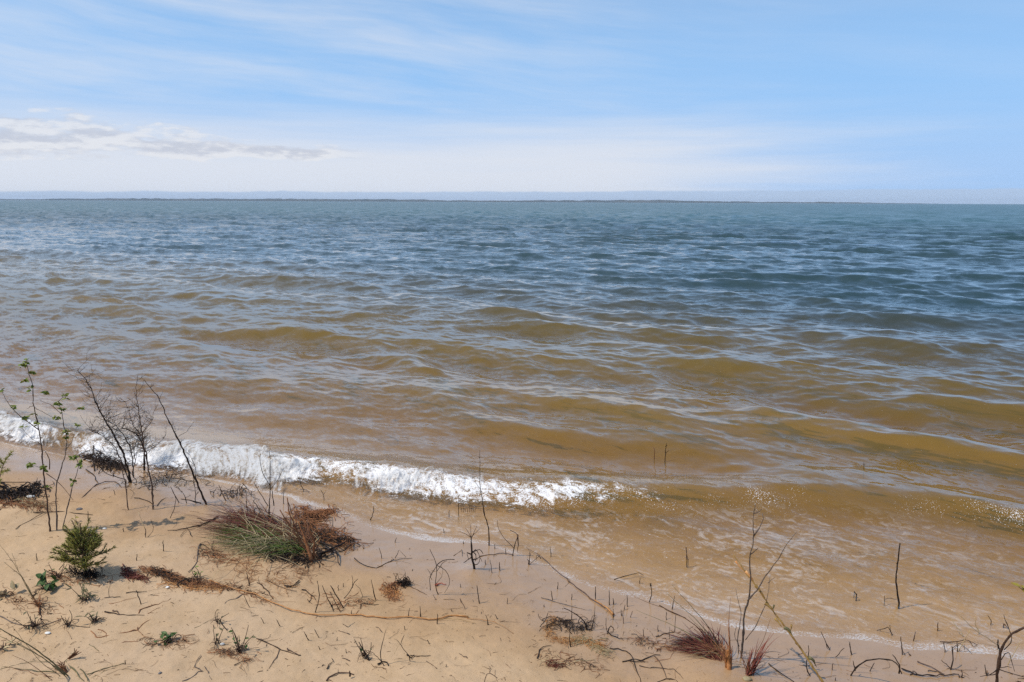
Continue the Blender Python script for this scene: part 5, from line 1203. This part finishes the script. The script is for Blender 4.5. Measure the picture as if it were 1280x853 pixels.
# --- short stubs, told apart only by the stretch of sand they stand in
STUBS = [
    ('short dark dead stub standing in the sand left of the grass tussock', 'stubs left of the tussock', 2, [((817, 198), (817, 142)), ((683, 242), (685, 213)), ((185, 243), (182, 208)), ((443, 48), (439, -2)), ((1250, 375), (1232, 302)), ((1246, 474), (1216, 408)), ((618, 98), (617, 80))]),
    ('short dark dead stub in the smooth sand around the orange root', 'stubs around the orange root', 4, [((600, 442), (586, 395), (576, 340)), ((1117, 460), (1110, 415), (1104, 368)), ((1046, 486), (1020, 432)), ((901, 442), (885, 414)), ((316, 632), (292, 588)), ((264, 646), (239, 598)), ((120, 572), (102, 540)), ((42, 560), (24, 528)), ((320, 690), (312, 672)), ((1160, 562), (1155, 530), (1148, 516)), ((906, 560), (907, 510)), ((745, 590), (742, 572)), ((979, 498), (976, 484)), ((412, 396), (410, 366)), ((438, 380), (436, 358)), ((823, 523), (820, 472)), ((760, 530), (768, 480)), ((1024, 380), (1022, 360)), ((478, 515), (477, 492)), ((865, 656), (858, 640)), ((405, 643), (408, 626)), ((452, 708), (450, 685)), ((1206, 538), (1196, 512)), ((950, 775), (952, 762))]),
    ('short black stub poking from sand between long reed and red tussock', 'stubs between reed and red tussock', 6, [((307, 387), (310, 352)), ((497, 442), (497, 374)), ((567, 466), (566, 395)), ((657, 474), (656, 414)), ((588, 462), (585, 432)), ((637, 558), (635, 494)), ((672, 528), (682, 496)), ((740, 628), (735, 588)), ((810, 598), (810, 568)), ((641, 487), (646, 465)), ((880, 488), (893, 420)), ((585, 540), (587, 485)), ((373, 672), (368, 625), (372, 585)), ((18, 292), (17, 252)), ((241, 475), (240, 464)), ((57, 460), (58, 430)), ((628, 520), (625, 490)), ((852, 540), (851, 500)), ((283, 440), (275, 395)), ((378, 440), (380, 410))]),
    ('short black stub in the wet sand or wash right of the tussock', 'stubs right of the red tussock', 7, [((1105, 0), (1105, 0))]),
    ('thin dark stub standing in wash or wet sand near picture centre', 'stubs at the wash edge, centre', 5, [((595, 613), (590, 575)), ((482, 662), (492, 605)), ((236, 852), (225, 770)), ((338, 690), (337, 655)), ((300, 705), (290, 640)), ((267, 665), (266, 640)), ((145, 850), (140, 835)), ((1274, 640), (1272, 575)), ((85, 405), (87, 392)), ((60, 500), (57, 484)), ((315, 585), (314, 560)), ((157, 560), (157, 545))]),
    ('short black upright stub on the wet sand behind the big tussock', 'stubs behind the tussock', 3, [((618, 280), (620, 208)), ((865, 395), (862, 345)), ((385, 240), (390, 190)), ((440, 240), (455, 240), (455, 215)), ((330, 265), (310, 225), (293, 185)), ((437, 330), (430, 265)), ((400, 235), (397, 190)), ((505, 320), (465, 262)), ((540, 290), (470, 175)), ((665, 350), (635, 252)), ((1176, 472), (1183, 450)), ((1018, 505), (1016, 488)), ((868, 400), (872, 415)), ((95, 275), (60, 210), (52, 195))]),
]
STUBS[3] = (STUBS[3][0], STUBS[3][1], 8, [((99, 717), (92, 685), (88, 650)), ((408, 642), (417, 600)), ((530, 582), (530, 552)), ((565, 703), (560, 648)), ((628, 698), (626, 648)), ((651, 832), (650, 790)), ((190, 797), (211, 757)), ((776, 822), (765, 765)), ((832, 684), (829, 640)), ((797, 546), (780, 518)), ((112, 400), (118, 412)), ((16, 845), (17, 830)), ((238, 846), (210, 850)), ((1, 790), (2, 760)), ((860, 560), (885, 585)), ((395, 720), (380, 705)), ((920, 848), (945, 850)), ((590, 780), (545, 740))])
for label, group, reg, items in STUBS:
    for pts in items:
        T('dead_stub', label, 'stub', reg, [('stem', rng.choice(['black', 'black', 'dark', 'brown']), 'up', list(pts), rng.uniform(1.5, 2.2), rng.uniform(.8, 1.2))], group)
for pts in [((1055, 735), (1015, 710)), ((905, 785), (850, 748)), ((720, 787), (770, 764)), ((120, 690), (65, 785)), ((470, 745), (430, 730)), ((340, 770), (305, 782)), ((245, 790), (215, 820)), ((630, 600), (600, 575)), ((470, 615), (410, 595))]:
    T('dead_straw', 'thin brown straw bit lying flat on the lower middle sand', 'straw', 4, [('stem', 'brown', 'lie', list(pts), 1.5, .9)], 'flat straw bits on the lower middle sand')
T('grass_straw', 'single pale straw lying flat below the orange root mat', 'straw', 6, [('stem', 'straw', 'lie', [(385, 755), (420, 748), (495, 742)], 2.0, 1.0)])

# --- leafy sprig at the right edge
def right_sprig():
    base = P(1296, 806); root = empty('leafy_sprig', base); tag(root, 'yellow-green leafy sprig reaching in at the right frame edge', 'sprig'); sk = Skeleton(base)
    ln = sk.path([(1296, 806), (1295, 775), (1288, 750), (1278, 735)], 14, .2); mb = MB(); mb.tube(ln, .004, .0015); mb.build('stem', M['brown'], root, base)
    lf = MB()
    for q in range(12):
        c = ln[-1 - q % 5] + nr.normal(0, .006, 3); lf.leaf(c, np.array([rng.gauss(-.5, .8), rng.gauss(-.3, .7), rng.uniform(-.1, .9)]), np.array([rng.gauss(0, .5), rng.gauss(-.4, .5), 1]), rng.uniform(.03, .05), .009)
    lf.build('leaves', M['yellowleaf'], root, base)
right_sprig()

# --- stones and shells
for (px, py), r, mt, lab in (((39, 622), (.030, .018, .015), 'pale', 'smooth white stone on the root heap at the left'), ((99, 637), (.022, .016, .010), 'slate', 'flat grey stone on sand behind the sapling'),
        ((131, 661.5), (.013, .009, .008), 'pale', 'small white pebble between seedling tip and tussock'), ((209.5, 735), (.011, .009, .008), 'pale', 'white shell chip just below the root ridge'),
        ((60, 792), (.014, .010, .007), 'pale', 'white chip beside the dead root crown, lower left'), ((278, 806), (.012, .009, .007), 'pale', 'white chip left of the dark upright herb'),
        ((934, 850), (.022, .015, .012), 'straw', 'tan pebble at the bottom beside the upright red tuft'), ((200, 842), (.008, .008, .006), 'slate', 'tiny grey pebble beside zigzag twig')):
    b = P(px, py); mb = MB(); mb.blob(b + np.array([0, 0, r[2] * .35]), np.array(r), .25, .8, px)
    tag(mb.build('pebble', M[mt], None, b), lab, 'stone')

# --- scattered bits of bark, needle and straw
lit = MB()
for mt_i in range(1): pass
for k in range(4200):
    px, py = rng.uniform(-40, 1320), rng.uniform(575, 880)
    p = P(px, py); s_ = -float(offshore(p[0], p[1]))
    if s_ < .12 or rng.random() > .25 + .5 * min(1, s_ / 1.2): continue
    if vnoise(p[0] * 2.2, p[1] * 2.2, 0, 90) + rng.uniform(-.5, .9) < 0: continue
    a = rng.random() * 6.283; L = rng.choice([.004, .006, .008, .012, .02, .03]) * rng.uniform(.6, 1.3); w = rng.uniform(.0007, .0016)
    e = np.array([math.cos(a) * L, math.sin(a) * L, 0]) / 2
    lit.tube([p - e + np.array([0, 0, .0015]), p + np.array([0, 0, .002 + L * .06]), p + e + np.array([0, 0, .0012])], w, w * .7, 4)
for k in range(1000):
    px, py = rng.uniform(-20, 1300), rng.uniform(600, 870); p0 = P(px, py)
    if -float(offshore(p0[0], p0[1])) < .15 or vnoise(p0[0] * 1.6, p0[1] * 1.6, 0, 91) + rng.uniform(-.6, .6) < 0: continue
    a = rng.gauss(0, .7); L = rng.uniform(.04, .16); c = rng.gauss(0, 1.2); pts = []; q = p0.copy()
    for j in range(8):
        q = q + np.array([math.cos(a), math.sin(a), 0]) * L / 8; a += c / 8 + rng.gauss(0, .22); q[2] = HF(q[0], q[1]) + rng.choice((-.0006, .0012, .0025)); pts.append(q.copy())
    r = rng.uniform(.0005, .0012); lit.tube(pts, r, r * .5, 4)
tag(lit.build('litter', mat_plain('litter_bits', (.05, .028, .016), (.20, .10, .045), .9, 9)), 'tiny scattered bits of bark, rootlet and straw on the sand', 'litter', kind='stuff')
